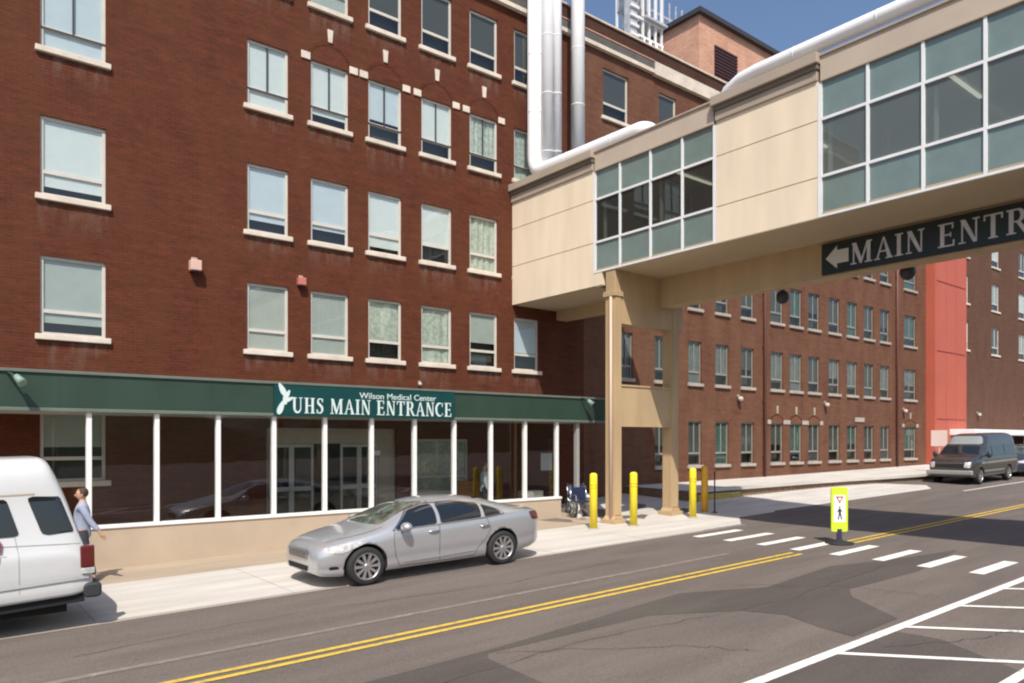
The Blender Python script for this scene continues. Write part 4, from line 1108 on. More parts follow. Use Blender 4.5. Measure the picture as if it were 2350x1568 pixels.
mb = MB(); mb.prism([(-.09, 1.09), (.09, 1.09), (0, .93)], 'y', -.026, -.0225); mb.build('yield_symbol', M['red'], e)
mb = MB(); mb.prism([(-.045, 1.06), (.045, 1.06), (0, .98)], 'y', -.029, -.0265); mb.build('yield_centre', M['white'], e)
mb = MB()
mb.prism([(.02 * math.cos(R(a)) , .84 + .02 * math.sin(R(a))) for a in range(0, 360, 30)], 'y', -.026, -.0225)
for p in ([(-.025, .81), (.02, .81), (.03, .70), (-.02, .70)], [(-.02, .70), (.01, .70), (-.02, .56), (-.05, .56)], [(.0, .70), (.03, .70), (.06, .56), (.03, .56)], [(.02, .80), (.065, .74), (.055, .725), (.02, .765)], [(-.025, .80), (-.06, .73), (-.045, .72), (-.02, .76)]):
    mb.prism(p, 'y', -.0255, -.0225)
mb.build('walking_symbol', M['black'], e)

X, Y = 40.5, 15.9
e = empty('parking_sign', (X, Y, wz(X)), 'small white sign on a post before the salmon tower', 'sign')
zz = fac(2156, 1008, Y)[1] - wz(X)
mb = MB(); mb.cyl((0, 0, 0), (0, 0, zz + .35), .03, n=8); mb.build('post', M['galv'], e)
mb = MB(); mb.box(-.05, -.03, -.38, .38, zz - .35, zz + .45); mb.build('plate', mat('faded_white_plate', (.78, .62, .55), .6), e)
a_, b_ = dv(2156); e.location = (Y * a_ / b_, Y, wz(Y * a_ / b_))

# ------------------------------------------------------------ CARS
def interp(ctrl):
    xs = np.array([c[0] for c in ctrl], float); ys = np.array([c[1] for c in ctrl], float)
    h = np.diff(xs); d = np.diff(ys) / h; m = np.zeros(len(xs)); m[0] = d[0]; m[-1] = d[-1]
    for i in range(1, len(xs) - 1):
        if d[i-1] * d[i] > 0:
            w1 = 2 * h[i] + h[i-1]; w2 = h[i] + 2 * h[i-1]; m[i] = (w1 + w2) / (w1 / d[i-1] + w2 / d[i])
    def f(x):
        x = min(max(x, xs[0]), xs[-1]); i = min(max(int(np.searchsorted(xs, x) - 1), 0), len(h) - 1)
        t = (x - xs[i]) / h[i]
        return float((2*t**3-3*t*t+1)*ys[i] + (t**3-2*t*t+t)*h[i]*m[i] + (-2*t**3+3*t*t)*ys[i+1] + (t**3-t*t)*h[i]*m[i+1])
    return f
class Body:
    def __init__(s, L, top, belt, bot, plan, n=2.6, tumble=.22, crease=.02, lower=.07):
        s.L = L; s.top = interp(top); s.belt0 = interp(belt); s.bot = interp(bot); s.plan = interp(plan)
        s.n = n; s.tumble = tumble; s.crease = crease; s.lower = lower
    def belt(s, x): return min(s.belt0(x), s.top(x) - .035)
    def hw(s, x, z):
        w = s.plan(x); b = s.belt(x); h = s.top(x); z0 = s.bot(x)
        if z <= b:
            q = (z - z0) / (b - z0)
            y = w * (1 - s.lower * max(0, (.30 - q) / .30) ** 2 - .035 * max(0, (.75 - q)) ** 1.0 * (1 if q < .75 else 0) - .03 * max(0, (q - .80) / .2) ** 2)
            y -= s.crease * math.exp(-((q - .30) / .10) ** 2)
            return y
        q = min(1, (z - b) / (h - b))
        return w * .97 * (1 - s.tumble * min(1.3, (z - b) / .5)) * (max(0, 1 - q ** s.n)) ** (1 / s.n)
    def ring(s, x, nl=14, nu=16):
        b = s.belt(x); h = s.top(x); z0 = s.bot(x); pts = []
        w0 = s.hw(x, z0)
        pts.append((0, z0)); pts.append((w0 * .6, z0)); pts.append((w0 * .93, z0))
        for i in range(nl + 1):
            z = z0 + (b - z0) * i / nl
            if i == 0: z += .012
            pts.append((s.hw(x, z), z))
        for i in range(1, nu + 1):
            ph = math.pi / 2 * i / nu; q = math.sin(ph) ** (2 / s.n); z = b + (h - b) * q
            y = w_ = s.plan(x) * .97 * (1 - s.tumble * min(1.3, (z - b) / .5)) * math.cos(ph) ** (2 / s.n)
            if i == nu: y = 0
            pts.append((y, z))
        return pts
    def mesh(s, nst=110):
        bm = bmesh.new(); rings = []
        xs = [s.L * (.5 - .5 * math.cos(math.pi * i / nst)) * .5 + s.L * i / nst * .5 for i in range(nst + 1)]
        for x in xs:
            half = s.ring(x); full = half + [(-y, z) for y, z in half[-2:0:-1]]
            rings.append([bm.verts.new((x, y, z)) for y, z in full])
        n = len(rings[0])
        for i in range(nst):
            for k in range(n):
                f = bm.faces.new([rings[i][k], rings[i][(k+1) % n], rings[i+1][(k+1) % n], rings[i+1][k]]); f.smooth = True
        bm.faces.new(rings[0][::-1]).smooth = False; bm.faces.new(rings[-1])
        bmesh.ops.recalc_face_normals(bm, faces=bm.faces)
        return bm
    # inverse lookups
    def front_x(s, y, z, rear=False):
        N = 260; rng = range(N + 1) if not rear else range(N, -1, -1); prev = None
        for i in rng:
            x = s.L * i / N
            ok = z <= s.top(x) and z >= s.bot(x) and s.hw(x, z) >= abs(y)
            if ok:
                if prev is None: return x
                a, b = prev, x
                for _ in range(16):
                    m = (a + b) / 2
                    if z <= s.top(m) and s.hw(m, z) >= abs(y): b = m
                    else: a = m
                return b
            prev = x
        return s.L if not rear else 0
def rows(poly, n):
    zs = [p[1] for p in poly]; z0, z1 = min(zs), max(zs); out = []
    for i in range(n + 1):
        z = z0 + (z1 - z0) * (i / n); z = min(max(z, z0 + 1e-4), z1 - 1e-4); hits = []
        for k in range(len(poly)):
            a, b = poly[k], poly[(k+1) % len(poly)]
            if (a[1] - z) * (b[1] - z) <= 0 and a[1] != b[1]:
                hits.append(a[0] + (b[0] - a[0]) * (z - a[1]) / (b[1] - a[1]))
        if len(hits) >= 2: out.append((z, min(hits), max(hits)))
    return out
def rpoly(pts, r=.05, n=4):
    out = []; N = len(pts)
    for i in range(N):
        p0, p, p1 = Vector(pts[i-1]), Vector(pts[i]), Vector(pts[(i+1) % N])
        a = p + (p0 - p).normalized() * min(r, (p0 - p).length * .45); b = p + (p1 - p).normalized() * min(r, (p1 - p).length * .45)
        for k in range(n + 1):
            t = k / n; q = (1-t)**2 * a + 2*t*(1-t) * p + t*t * b; out.append((q.x, q.y))
    return out
def side_patch(B, poly, sides=(-1, 1), off=.006, nr=30, nc=24, mb=None):
    mb = mb or MB()
    for s in sides:
        prev = None
        for z, xa, xb in rows(poly, nr):
            r = [mb.bm.verts.new((xa + (xb - xa) * k / nc, s * (B.hw(xa + (xb - xa) * k / nc, z) + off), z)) for k in range(nc + 1)]
            if prev:
                for k in range(nc):
                    f = mb.bm.faces.new([prev[k], prev[k+1], r[k+1], r[k]]); f.smooth = True
            prev = r
    return mb
def end_patch(B, poly, off=.008, nr=12, nc=20, rear=False, mb=None):
    mb = mb or MB(); prev = None
    for z, ya, yb in rows(poly, nr):
        r = []
        for k in range(nc + 1):
            y = ya + (yb - ya) * k / nc; x = B.front_x(y, z, rear) + (off if rear else -off)
            r.append(mb.bm.verts.new((x, y, z)))
        if prev:
            for k in range(nc):
                f = mb.bm.faces.new([prev[k], prev[k+1], r[k+1], r[k]]); f.smooth = True
        prev = r
    return mb
def line_patch(B, pts, wd=.012, sides=(-1, 1), off=.003, mb=None):
    mb = mb or MB()
    P = []
    for i in range(len(pts) - 1):
        for k in range(10): P.append(Vector(pts[i]).lerp(Vector(pts[i+1]), k / 10))
    P.append(Vector(pts[-1]))
    for s in sides:
        prev = None
        for i, p in enumerate(P):
            d = (P[min(i+1, len(P)-1)] - P[max(i-1, 0)]).normalized(); q = Vector((-d.y, d.x)) * wd / 2
            a = p + q; b = p - q
            r = [mb.bm.verts.new((c.x, s * (B.hw(c.x, c.y) + off), c.y)) for c in (a, b)]
            if prev: mb.bm.faces.new([prev[0], prev[1], r[1], r[0]])
            prev = r
    return mb
def wheel(parent, x, y, r, w, side, spokes=10, sx=1.0, rimm='rim'):
    e = bpy.data.objects.new('wheel', None); COL.objects.link(e); e.parent = parent; e.location = (x, y, r); e.scale = (sx, 1, 1)
    mb = MB(); a = w / 2
    mb.lathe([(r * .70, -a * .92), (r * .86, -a), (r * .96, -a * .86), (r, -a * .6), (r, a * .6), (r * .96, a * .86), (r * .86, a), (r * .70, a * .92), (r * .70, -a * .92)], (0, 0, 0), 'y', 48)
    mb.build('tyre', M['tyre'], e)
    mb = MB(); o = side * a
    mb.lathe([(r * .705, o * .95), (r * .68, o * .97), (r * .645, o * .85), (r * .63, o * .3), (r * .70, o * .25)], (0, 0, 0), 'y', 48)
    for k in range(spokes):
        t = 2 * math.pi * k / spokes; d = Vector((math.cos(t), 0, math.sin(t))); q = Vector((-math.sin(t), 0, math.cos(t)))
        A = d * r * .14; Bp = d * r * .66; wa = r * .055; wb = r * .085 if spokes > 6 else r * .14
        v = [A + q * wa, A - q * wa, Bp - q * wb, Bp + q * wb]
        fr = [mb.bm.verts.new(p + Vector((0, o * (.84 if i < 2 else .88), 0))) for i, p in enumerate(v)]
        bk = [mb.bm.verts.new(p + Vector((0, o * .62, 0))) for p in v]
        mb.bm.faces.new(fr); 
        for i in range(4): mb.bm.faces.new([fr[i], fr[(i+1) % 4], bk[(i+1) % 4], bk[i]])
    mb.lathe([(.0001, o * .92), (r * .12, o * .90), (r * .17, o * .80), (r * .17, o * .5)], (0, 0, 0), 'y', 24)
    mb.build('rim', M[rimm], e)
    mb = MB(); mb.lathe([(.0001, o * .42), (r * .68, o * .42)], (0, 0, 0), 'y', 40); mb.build('wheel_shade_disc', M['hole'], e)  # black disc paints the shade behind the spokes
def cut_arches(bm, wheels, R_, W_, name, paint, parent):
    me = bpy.data.meshes.new(name); bm.to_mesh(me); bm.free(); me.materials.append(paint); me.materials.append(M['hole'])
    o = link(name, me, parent)
    cuts = []
    for (x, z, sx) in wheels:
        for s in (-1, 1):
            mb = MB(); mb.lathe([(.0001, 0), (R_, 0), (R_, .55), (.0001, .55)], (0, 0, 0), 'y', 44)
            bmesh.ops.remove_doubles(mb.bm, verts=mb.bm.verts, dist=.0005)
            for v in mb.bm.verts: v.co = Vector((v.co.x * sx + x, s * (W_ - .30 + v.co.y), v.co.z + z))
            bmesh.ops.recalc_face_normals(mb.bm, faces=mb.bm.faces)
            c = mb.build('cutter', [M['hole'], M['hole']]); cuts.append(c)
            md = o.modifiers.new('cut', 'BOOLEAN'); md.object = c; md.operation = 'DIFFERENCE'; md.solver = 'EXACT'; md.material_mode = 'TRANSFER'
    bpy.context.view_layer.update()
    nm = bpy.data.meshes.new_from_object(o.evaluated_get(bpy.context.evaluated_depsgraph_get()))
    for md in list(o.modifiers): o.modifiers.remove(md)
    old = o.data; o.data = nm; nm.name = name; bpy.data.meshes.remove(old)
    for c in cuts: cm = c.data; bpy.data.objects.remove(c); bpy.data.meshes.remove(cm)
    return o
def place_on_slope(e, X, Y, L, rz=0):
    z = gz(X + L / 2, Y); sl_ = (gz(X + L, Y) - gz(X, Y)) / L
    e.location = (X, Y, z - sl_ * L / 2); e.rotation_euler = (0, -math.atan(sl_), rz)

def sedan(label, paint, group=None, L=5.15, H=1.43, Wd=.97, wr=.34):
    e = empty('parked_car', (0, 0, 0), label, 'car', group)
    k = L / 5.0; h = H / 1.5
    K = lambda a: [(x * k, z * h) for x, z in a]
    top = K([(0, .62), (.05, .74), (.20, .84), (.5, .93), (.85, 1.0), (1.12, 1.06), (1.40, 1.19), (1.75, 1.35), (2.15, 1.46), (2.6, 1.50), (3.1, 1.49), (3.6, 1.42), (4.0, 1.31), (4.35, 1.20), (4.65, 1.15), (4.88, 1.11), (4.96, .99), (5.0, .80)])
    belt = K([(0, .58), (.25, .70), (.8, .84), (1.4, .94), (2.6, 1.0), (3.6, 1.05), (4.4, 1.08), (4.85, 1.0), (5.0, .75)])
    bot = K([(0, .30), (.15, .22), (.6, .20), (1.5, .21), (3.6, .22), (4.4, .25), (4.85, .33), (5.0, .42)])
    plan = [(0, .56 * Wd), (.06 * k, .70 * Wd), (.18 * k, .82 * Wd), (.42 * k, .925 * Wd), (.85 * k, .975 * Wd), (1.5 * k, Wd), (3.4 * k, Wd), (4.1 * k, .985 * Wd), (4.6 * k, .925 * Wd), (4.85 * k, .82 * Wd), (4.95 * k, .72 * Wd), (L, .60 * Wd)]
    B = Body(L, top, belt, bot, plan, 2.5, .24)
    wx = (.86 * k, .86 * k + 3.06 * k / 1.03)
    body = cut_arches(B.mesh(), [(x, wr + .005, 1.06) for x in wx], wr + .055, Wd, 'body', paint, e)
    P = lambda a: [(x * k, z * h) for x, z in a]
    side_patch(B, rpoly(P([(1.42, .985), (2.31, 1.015), (2.38, 1.385), (2.2, 1.38), (1.86, 1.30)]), .05), off=.007).build('side_window', M['car_glass'], e)
    side_patch(B, rpoly(P([(2.39, 1.018), (3.32, 1.055), (3.38, 1.335), (3.0, 1.39), (2.45, 1.39)]), .05), off=.007).build('side_window', M['car_glass'], e)
    side_patch(B, rpoly(P([(3.40, 1.06), (3.82, 1.10), (3.76, 1.165), (3.44, 1.31)]), .04), off=.007).build('quarter_window', M['car_glass'], e)
    # chrome strip round the glass
    line_patch(B, P([(1.38, .97), (2.35, 1.0), (3.40, 1.042), (3.88, 1.09)]), .022, off=.009).build('belt_moulding', M['chrome'], e)
    line_patch(B, P([(1.38, .97), (1.86, 1.32), (2.2, 1.40), (2.9, 1.41), (3.42, 1.345), (3.88, 1.12)]), .018, off=.009).build('window_moulding', M['chrome'], e)
    y1 = .70 * Wd / .93
    ws = end_patch(B, rpoly([(-.70 * Wd, 1.075 * h), (.70 * Wd, 1.075 * h), (.50 * Wd, 1.435 * h), (-.50 * Wd, 1.435 * h)], .05), off=.008)
    ws.build('windscreen', M['windshield'], e)
    end_patch(B, rpoly([(-.60 * Wd, 1.20 * h), (.60 * Wd, 1.20 * h), (.46 * Wd, 1.42 * h), (-.46 * Wd, 1.42 * h)], .05), rear=True, off=.008).build('rear_window', M['car_glass'], e)
    for s in (-1, 1):
        side_patch(B, rpoly(P([(.14, .66), (.42, .64), (.86, .80), (.80, .835), (.45, .80), (.16, .745)]), .03), (s,), .009).build('headlight', M['lamp_clear'], e)
        side_patch(B, rpoly(P([(4.62, .90), (4.90, .86), (4.93, 1.00), (4.86, 1.06), (4.55, 1.07)]), .04), (s,), .009).build('tail_light', M['lamp_red'], e)
        side_patch(B, rpoly(P([(.22, .345), (.38, .35), (.36, .41), (.22, .41)]), .03), (s,), .008, 6, 8).build('fog_lamp', M['hole'], e)
        # mirror
        mb = MB(); yy = s * (B.hw(1.58 * k, .97 * h) + .14); mb.ball((1.58 * k, yy, 1.03 * h), (.105, .125, .088), 18, 12)
        mb.cyl((1.60 * k, s * (B.hw(1.58 * k, .97 * h) - .03), .985 * h), (1.59 * k, yy - s * .03, 1.01 * h), .035, n=10)
        mb.build('mirror', paint, e)
        for xx in (2.22, 3.38):
            mb = MB(); yh = s * (B.hw(xx * k, .87 * h) + .025)
            mb.tube([(xx * k - .11, yh - s * .03, .873 * h), (xx * k - .08, yh, .875 * h), (xx * k + .08, yh, .88 * h), (xx * k + .11, yh - s * .03, .88 * h)], .016, 8); mb.build('door_handle', M['chrome'], e)
    g = end_patch(B, rpoly([(-.40 * Wd, .50 * h), (.40 * Wd, .50 * h), (.46 * Wd, .70 * h), (-.46 * Wd, .70 * h)], .06), off=.012); g.build('grille', M['rim'], e)
    mb = MB()
    for i in range(13):
        y = -.36 * Wd + .72 * Wd * i / 12; x = B.front_x(y, .6 * h) - .016; mb.box(x - .004, x, y - .006, y + .006, .53 * h, .67 * h)
    mb.build('grille_slots', M['bumper_black'], e)
    end_patch(B, rpoly([(-.42 * Wd, .31 * h), (.42 * Wd, .31 * h), (.46 * Wd, .41 * h), (-.46 * Wd, .41 * h)], .03), off=.008).build('lower_grille', M['hole'], e)
    sm = MB(); 
    for c in (P([(1.50, .30), (1.42, .50), (1.38, .80), (1.42, .96)]), P([(2.36, .28), (2.34, .60), (2.35, .99)]), P([(3.16, .30), (3.22, .42), (3.42, .62), (3.52, .80), (3.44, 1.03)]), P([(1.50, .28), (2.4, .265), (3.16, .28)])):
        line_patch(B, c, .009, off=.0025, mb=sm)
    sm.build('door_gap', M['hole'], e)
    hd = MB()
    for s in (-1, 1):
        pts = [(.40, .62), (.75, .74), (1.2, .79), (1.60, .80)]
        prev = None
        for i in range(31):
            t = i / 30; x = .25 + 1.0 * t; fr_ = .60 + .20 * math.sin(min(1, t * 1.4) * math.pi / 2)
            r = []
            for dy in (-.006, .006):
                y = (fr_ * Wd + dy) * s; lo, hi = B.belt(x * k), B.top(x * k)
                for _ in range(18):
                    m_ = (lo + hi) / 2
                    if B.hw(x * k, m_) > abs(y): lo = m_
                    else: hi = m_
                r.append(hd.bm.verts.new((x * k, y, lo + .003)))
            if prev: hd.bm.faces.new([prev[0], prev[1], r[1], r[0]])
            prev = r
    hd.build('bonnet_gap', M['hole'], e)
    rub = MB(); line_patch(B, P([(1.62, .36), (2.4, .37), (3.15, .40)]), .035, off=.010, mb=rub); rub.build('sill_moulding', paint, e)
    for x in wx:
        for s in (-1, 1): wheel(e, x, s * (Wd - .12), wr, .23, s, 10, 1.06)
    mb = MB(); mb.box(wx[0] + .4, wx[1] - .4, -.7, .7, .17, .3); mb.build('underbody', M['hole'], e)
    return e
car1 = sedan('silver sedan with ten-spoke alloy wheels parked at the kerb before the entrance', M['silver'])
wxx = .86 * 1.03
place_on_slope(car1, 6.23 - wxx, 11.93 + .97, 5.15)
car1.location.z += .004

def van(label, paint, L, H, Wd, kind, wr=.35):
    e = empty('parked_van', (0, 0, 0), label, 'van')
    if kind == 'express':
        top = [(0, .80), (.06, .98), (.30, 1.12), (.75, 1.22), (1.05, 1.30), (1.30, 1.52), (1.62, 1.80), (1.80, 1.90), (2.15, H - .05), (2.5, H), (L - .5, H), (L - .12, H - .05), (L, H - .25)]
        belt = [(0, .74), (.3, 1.0), (.9, 1.10), (1.6, 1.16), (L - .3, 1.16), (L, 1.0)]
        plan = [(0, .80 * Wd), (.08, .88 * Wd), (.25, .95 * Wd), (.8, Wd), (L - .4, Wd), (L - .08, .96 * Wd), (L, .90 * Wd)]
        tumble, n = .10, 5.0
        bot = [(0, .34), (.3, .30), (L, .32)]
        wx = (.90, .90 + 3.4)
    else:
        top = [(0, .9), (.06, 1.04), (.35, 1.16), (.85, 1.26), (1.15, 1.45), (1.6, 1.85), (2.0, H * .985), (2.5, H), (L - .60, H), (L - .50, H - .045), (L - .44, H - .15), (L - .31, 1.97), (L - .17, 1.48), (L - .09, 1.20), (L - .02, .95), (L, .80)]
        belt = [(0, .8), (.4, 1.05), (1.3, 1.16), (L - .4, 1.2), (L - .12, 1.1), (L, .75)]
        plan = [(0, .80 * Wd), (.1, .90 * Wd), (.3, .97 * Wd), (.9, Wd), (L - .3, Wd), (L - .08, .975 * Wd), (L, .93 * Wd)]
        tumble, n = .05, 7.0
        bot = [(0, .45), (.3, .42), (L - .3, .50), (L, .55)]
        wx = (.95, L - 1.95)
    B = Body(L, top, belt, bot, plan, n, tumble, crease=.012, lower=.03)
    cut_arches(B.mesh(), [(x, wr + .01, 1.05) for x in wx], wr + .07, Wd, 'body', paint, e)
    for x in wx:
        for s in (-1, 1): wheel(e, x, s * (Wd - .13), wr, .24, s, 5 if kind == 'express' else 6, 1.05)
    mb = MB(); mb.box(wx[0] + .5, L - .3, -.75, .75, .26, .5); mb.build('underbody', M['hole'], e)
    return e, B
# white raised-roof van, only its rear part reaches into the picture
VY = 11.9; VW = 1.0
LV = 5.9; VXR = 1.93
zg = lambda X: gz(X)
van1, B1 = van('white raised-roof van at the left edge, seen from its rear side', M['van_white'], LV, 2.45, VW, 'raised', .37)
van1.name = 'raised_roof_van'
place_on_slope(van1, VXR - LV, VY + VW, LV)
def vl(x, y):          # picture point on the near side of the van -> local x, z
    X, Z = fac(x, y, VY); return X - (VXR - LV), Z - gz(X)
def vpoly(pts): return [vl(*p) for p in pts]
side_patch(B1, rpoly(vpoly([(70, 1141), (146, 1137), (178, 1222), (104, 1229)]), .07, 6), off=.010).build('side_window', M['car_glass'], van1)
wl_ = [vl(101, 1228)[0] - vl(50, 1226)[0]]
side_patch(B1, rpoly([(vl(-62, 1150)[0], vl(-40, 1148)[1]), (vl(23, 1145)[0], vl(20, 1146)[1]), (vl(52, 1228)[0], vl(45, 1232)[1]), (vl(-62, 1260)[0], vl(45, 1232)[1])], .07, 6), off=.010).build('side_window', M['car_glass'], van1)
side_patch(B1, rpoly([(1.75, 1.22), (2.9, 1.22), (2.9, 1.72), (2.15, 1.72)], .07), off=.010).build('side_window', M['car_glass'], van1)
side_patch(B1, rpoly([(.95 + .35, 1.18), (1.65, 1.20), (1.95, 1.68), (1.80, 1.68)], .05), off=.010).build('side_window', M['car_glass'], van1)
end_patch(B1, rpoly([(-.80, 1.36), (.80, 1.36), (.72, 1.80), (-.72, 1.80)], .05), off=.01).build('windscreen', M['windshield'], van1)
end_patch(B1, rpoly([(-.78, 1.22), (-.06, 1.22), (-.06, 1.66), (-.70, 1.66)], .06), rear=True, off=.01).build('rear_window', M['car_glass'], van1)
end_patch(B1, rpoly([(.06, 1.22), (.78, 1.22), (.70, 1.66), (.06, 1.66)], .06), rear=True, off=.01).build('rear_window', M['car_glass'], van1)
zr1 = vl(120, 1133)[1]
sm = MB(); line_patch(B1, [(1.9, zr1 - .01), (LV - .30, zr1)], .022, off=.004, mb=sm)
sm.build('roof_joint', M['groove'], van1)
sm = MB(); line_patch(B1, [vl(-100, 1262), vl(190, 1247)], .012, off=.004, mb=sm); line_patch(B1, [vl(-100, 1284), vl(20, 1278)], .010, off=.004, mb=sm)
line_patch(B1, [(vl(30, 1140)[0], 1.72), (vl(48, 1240)[0], 1.15), (vl(48, 1240)[0], .62)], .010, off=.003, mb=sm)
sm.build('body_line', M['door_metal'], van1)
rb = MB(); line_patch(B1, [vl(-150, 1377), vl(208, 1322)], .05, off=.020, mb=rb); rb.build('side_moulding', M['van_white'], van1)
for s in (-1, 1):
    tlx, tlz = vl(201, 1300); _, tz1 = vl(201, 1252); _, tz0 = vl(201, 1302)
    mb = MB(); mb.box(LV - .155, LV + .022, min(s * (VW - .17), s * (VW + .018)), max(s * (VW - .17), s * (VW + .018)), tz0, tz1)
    mb.build('tail_light', M['lamp_red'], van1, bevel=.02)
    mb = MB(); mb.box(LV - .14, LV + .02, min(s * (VW - .16), s * (VW + .012)), max(s * (VW - .16), s * (VW + .012)), tz0 - .09, tz0 - .004); mb.build('reversing_light', M['lamp_clear'], van1, bevel=.01)
mb = MB(); zb0 = vl(212, 1372)[1]; zb1 = vl(212, 1338)[1]
mb.prism(rrect(LV - .12, LV + .11, zb0, zb1, .06), 'y', -VW + .02, VW - .02); mb.build('rear_bumper', M['bumper_black'], van1, bevel=.03)
mb = MB(); mb.prism([(LV - 2.0, .34), (LV - .1, .40), (LV - .1, .56), (LV - 2.0, .52)], 'y', -.9, .9); mb.build('rear_chassis', M['hole'], van1)
mb = MB(); mb.box(vl(0, 1250)[0] - .25, vl(7, 1250)[0], -VW - .012, -VW + .03, vl(5, 1268)[1], vl(5, 1243)[1]); mb.box(vl(0, 1250)[0] - .25, vl(4, 1250)[0], -VW - .012, -VW + .03, vl(5, 1292)[1], vl(5, 1278)[1])
mb.build('side_decal', M['red'], van1)

# dark conversion van far right
van2, B2 = van('dark grey raised-roof van facing the camera down the street by the salmon tower', M['van_dark'], 5.6, 2.22, .96, 'express', .34)
van2.name = 'conversion_van'
place_on_slope(van2, 35.7, 12.75 + .96, 5.6)
P2_ = B2
end_patch(B2, rpoly([(-.80, 1.30), (.80, 1.30), (.74, 1.66), (-.74, 1.66)], .05), off=.012).build('windscreen', M['car_glass'], van2)
end_patch(B2, rpoly([(-.74, 1.74), (.74, 1.74), (.60, 2.10), (-.60, 2.10)], .08), off=.012).build('roof_cap', mat('pale_visor', (.25, .26, .26), .25, coat=.6), van2)
end_patch(B2, rpoly([(-.60, .74), (.60, .74), (.60, .90), (-.60, .90)], .03), off=.012).build('grille', M['hole'], van2)
end_patch(B2, rpoly([(-.62, .905), (.62, .905), (.62, .955), (-.62, .955)], .015), off=.018).build('grille_bar', M['chrome'], van2)
mb = MB(); mb.prism(rrect(-.10, .10, .42, .62, .05), 'y', -.93, .93); mb.build('front_bumper', mat('grey_bumper', (.40, .38, .37), .4, metal=.4), van2, bevel=.02)
for s in (-1, 1):
    end_patch(B2, rpoly([(s * .60, .74), (s * .82, .74), (s * .84, .98), (s * .60, .98)][::s], .03), off=.016).build('headlight', M['lamp_clear'], van2)
    side_patch(B2, rpoly([(1.42, 1.20), (2.15, 1.20), (2.15, 1.62), (1.75, 1.62)], .06), (s,), .01).build('side_window', M['car_glass'], van2)
    side_patch(B2, rpoly([(2.35, 1.20), (3.65, 1.20), (3.65, 1.68), (2.35, 1.68)], .08), (s,), .01).build('side_window', M['car_glass'], van2)
    side_patch(B2, rpoly([(3.85, 1.20), (5.25, 1.20), (5.2, 1.68), (3.85, 1.68)], .08), (s,), .01).build('side_window', M['car_glass'], van2)
    side_patch(B2, rpoly([(1.3, .52), (3.7, .52), (3.7, .60), (1.3, .60)], .03), (s,), .02, 4).build('running_board', M['rim'], van2)
    side_patch(B2, rpoly([(.95, .88), (5.3, .90), (5.3, 1.0), (.95, .98)], .03), (s,), .008, 4).build('side_stripe', mat('pale_stripe', (.36, .37, .37), .3, metal=.4, coat=.5), van2)
    mb = MB(); mb.ball((1.35, s * 1.12, 1.28), (.07, .11, .15), 12, 8); mb.cyl((1.38, s * .93, 1.22), (1.36, s * 1.1, 1.26), .03, n=8); mb.build('mirror', M['bumper_black'], van2)
    side_patch(B2, rpoly([(5.38, .95), (5.52, .95), (5.52, 1.35), (5.38, 1.35)], .02), (s,), .012, 6, 6).build('tail_light', M['lamp_red'], van2)
end_patch(B2, rpoly([(-.75, 1.25), (.75, 1.25), (.70, 1.75), (-.70, 1.75)], .05), rear=True, off=.01).build('rear_window', M['car_glass'], van2)

car2 = sedan('dark blue car mostly hidden behind the dark grey van at the right edge', M['blue_paint'], H=1.55)
place_on_slope(car2, 42.3, 12.9 + .97, 5.42)

# ------------------------------------------------------------ WHEELCHAIRS, BIN
def wheelchair():
    e = empty('wheelchair', (0, 0, 0), 'wheelchair', 'wheelchair', 'wheelchairs parked at the end of the glass screen')
    for s in (-1, 1):
        mb = MB(); y = s * .27
        mb.lathe([(.29, -.012), (.305, -.015), (.305, .015), (.29, .012), (.29, -.012)], (0, y, .305), 'y', 32); mb.build('tyre', M['tyre'], e)
        mb = MB(); mb.lathe([(.255, y * 0 + s * .03), (.265, s * .038), (.265, s * .02), (.255, s * .03)], (0, y, .305), 'y', 32)
        for k in range(10):
            t = 2 * math.pi * k / 10; mb.tube([(0, y, .305), (math.cos(t) * .29, y, .305 + math.sin(t) * .29)], .004, 5)
        mb.build('hand_rim', M['chrome'], e)
        mb = MB(); mb.cyl((-.42, y - .015, .08), (-.42, y + .015, .08), .08, n=18); mb.build('caster', M['white'], e)
        mb = MB(); mb.tube([(.12, y, .95), (.10, y, .50), (.10, y, .35), (-.30, y, .35), (-.42, y, .30), (-.42, y, .10)], .013, 8)
        mb.tube([(.10, y, .70), (-.25, y, .70), (-.28, y, .50)], .013, 8); mb.tube([(.12, y, .95), (.24, y, .96)], .014, 8)
        mb.tube([(-.30, y, .50), (-.42, y, .40), (-.52, y * .8, .10)], .011, 8); mb.box(-.64, -.48, min(y * .5, y * .95), max(y * .5, y * .95), .08, .10)
        mb.build('frame', M['chrome'], e)
    mb = MB(); mb.box(-.30, .10, -.25, .25, .48, .53); mb.build('seat', M['navy'], e, bevel=.015)
    mb = MB(); mb.box(.085, .12, -.25, .25, .55, .93); mb.build('backrest', M['navy'], e, bevel=.01)
    mb = MB(); mb.tube([(-.2, -.26, .14), (.05, .26, .46)], .012, 6); mb.tube([(-.2, .26, .14), (.05, -.26, .46)], .012, 6); mb.build('cross_brace', M['chrome'], e)
    return e
wc = wheelchair(); wc.location = (15.98, 16.7, gz(16, 16.7)); wc.rotation_euler = (0, 0, R(75))
wc['label'] = 'navy wheelchair nearest the glass screen corner'
wc2 = copy_tree(wc); wc2.location = (16.6, 17.5, gz(16.6, 17.5)); wc2.rotation_euler = (0, 0, R(62)); wc2['label'] = 'navy wheelchair farther back, nearer the yellow bollard'
X, Y = gnd(1372, 1187)
e = empty('litter_bin', (X, Y + .5, gz(X, Y)), 'pale litter bin between the left bollard and the bridge column', 'bin')
mb = MB(); mb.prism(rrect(-.15, .15, -.15, .15, .03), 'z', 0, .55); mb.build('body', M['concrete_old'], e, bevel=.01)
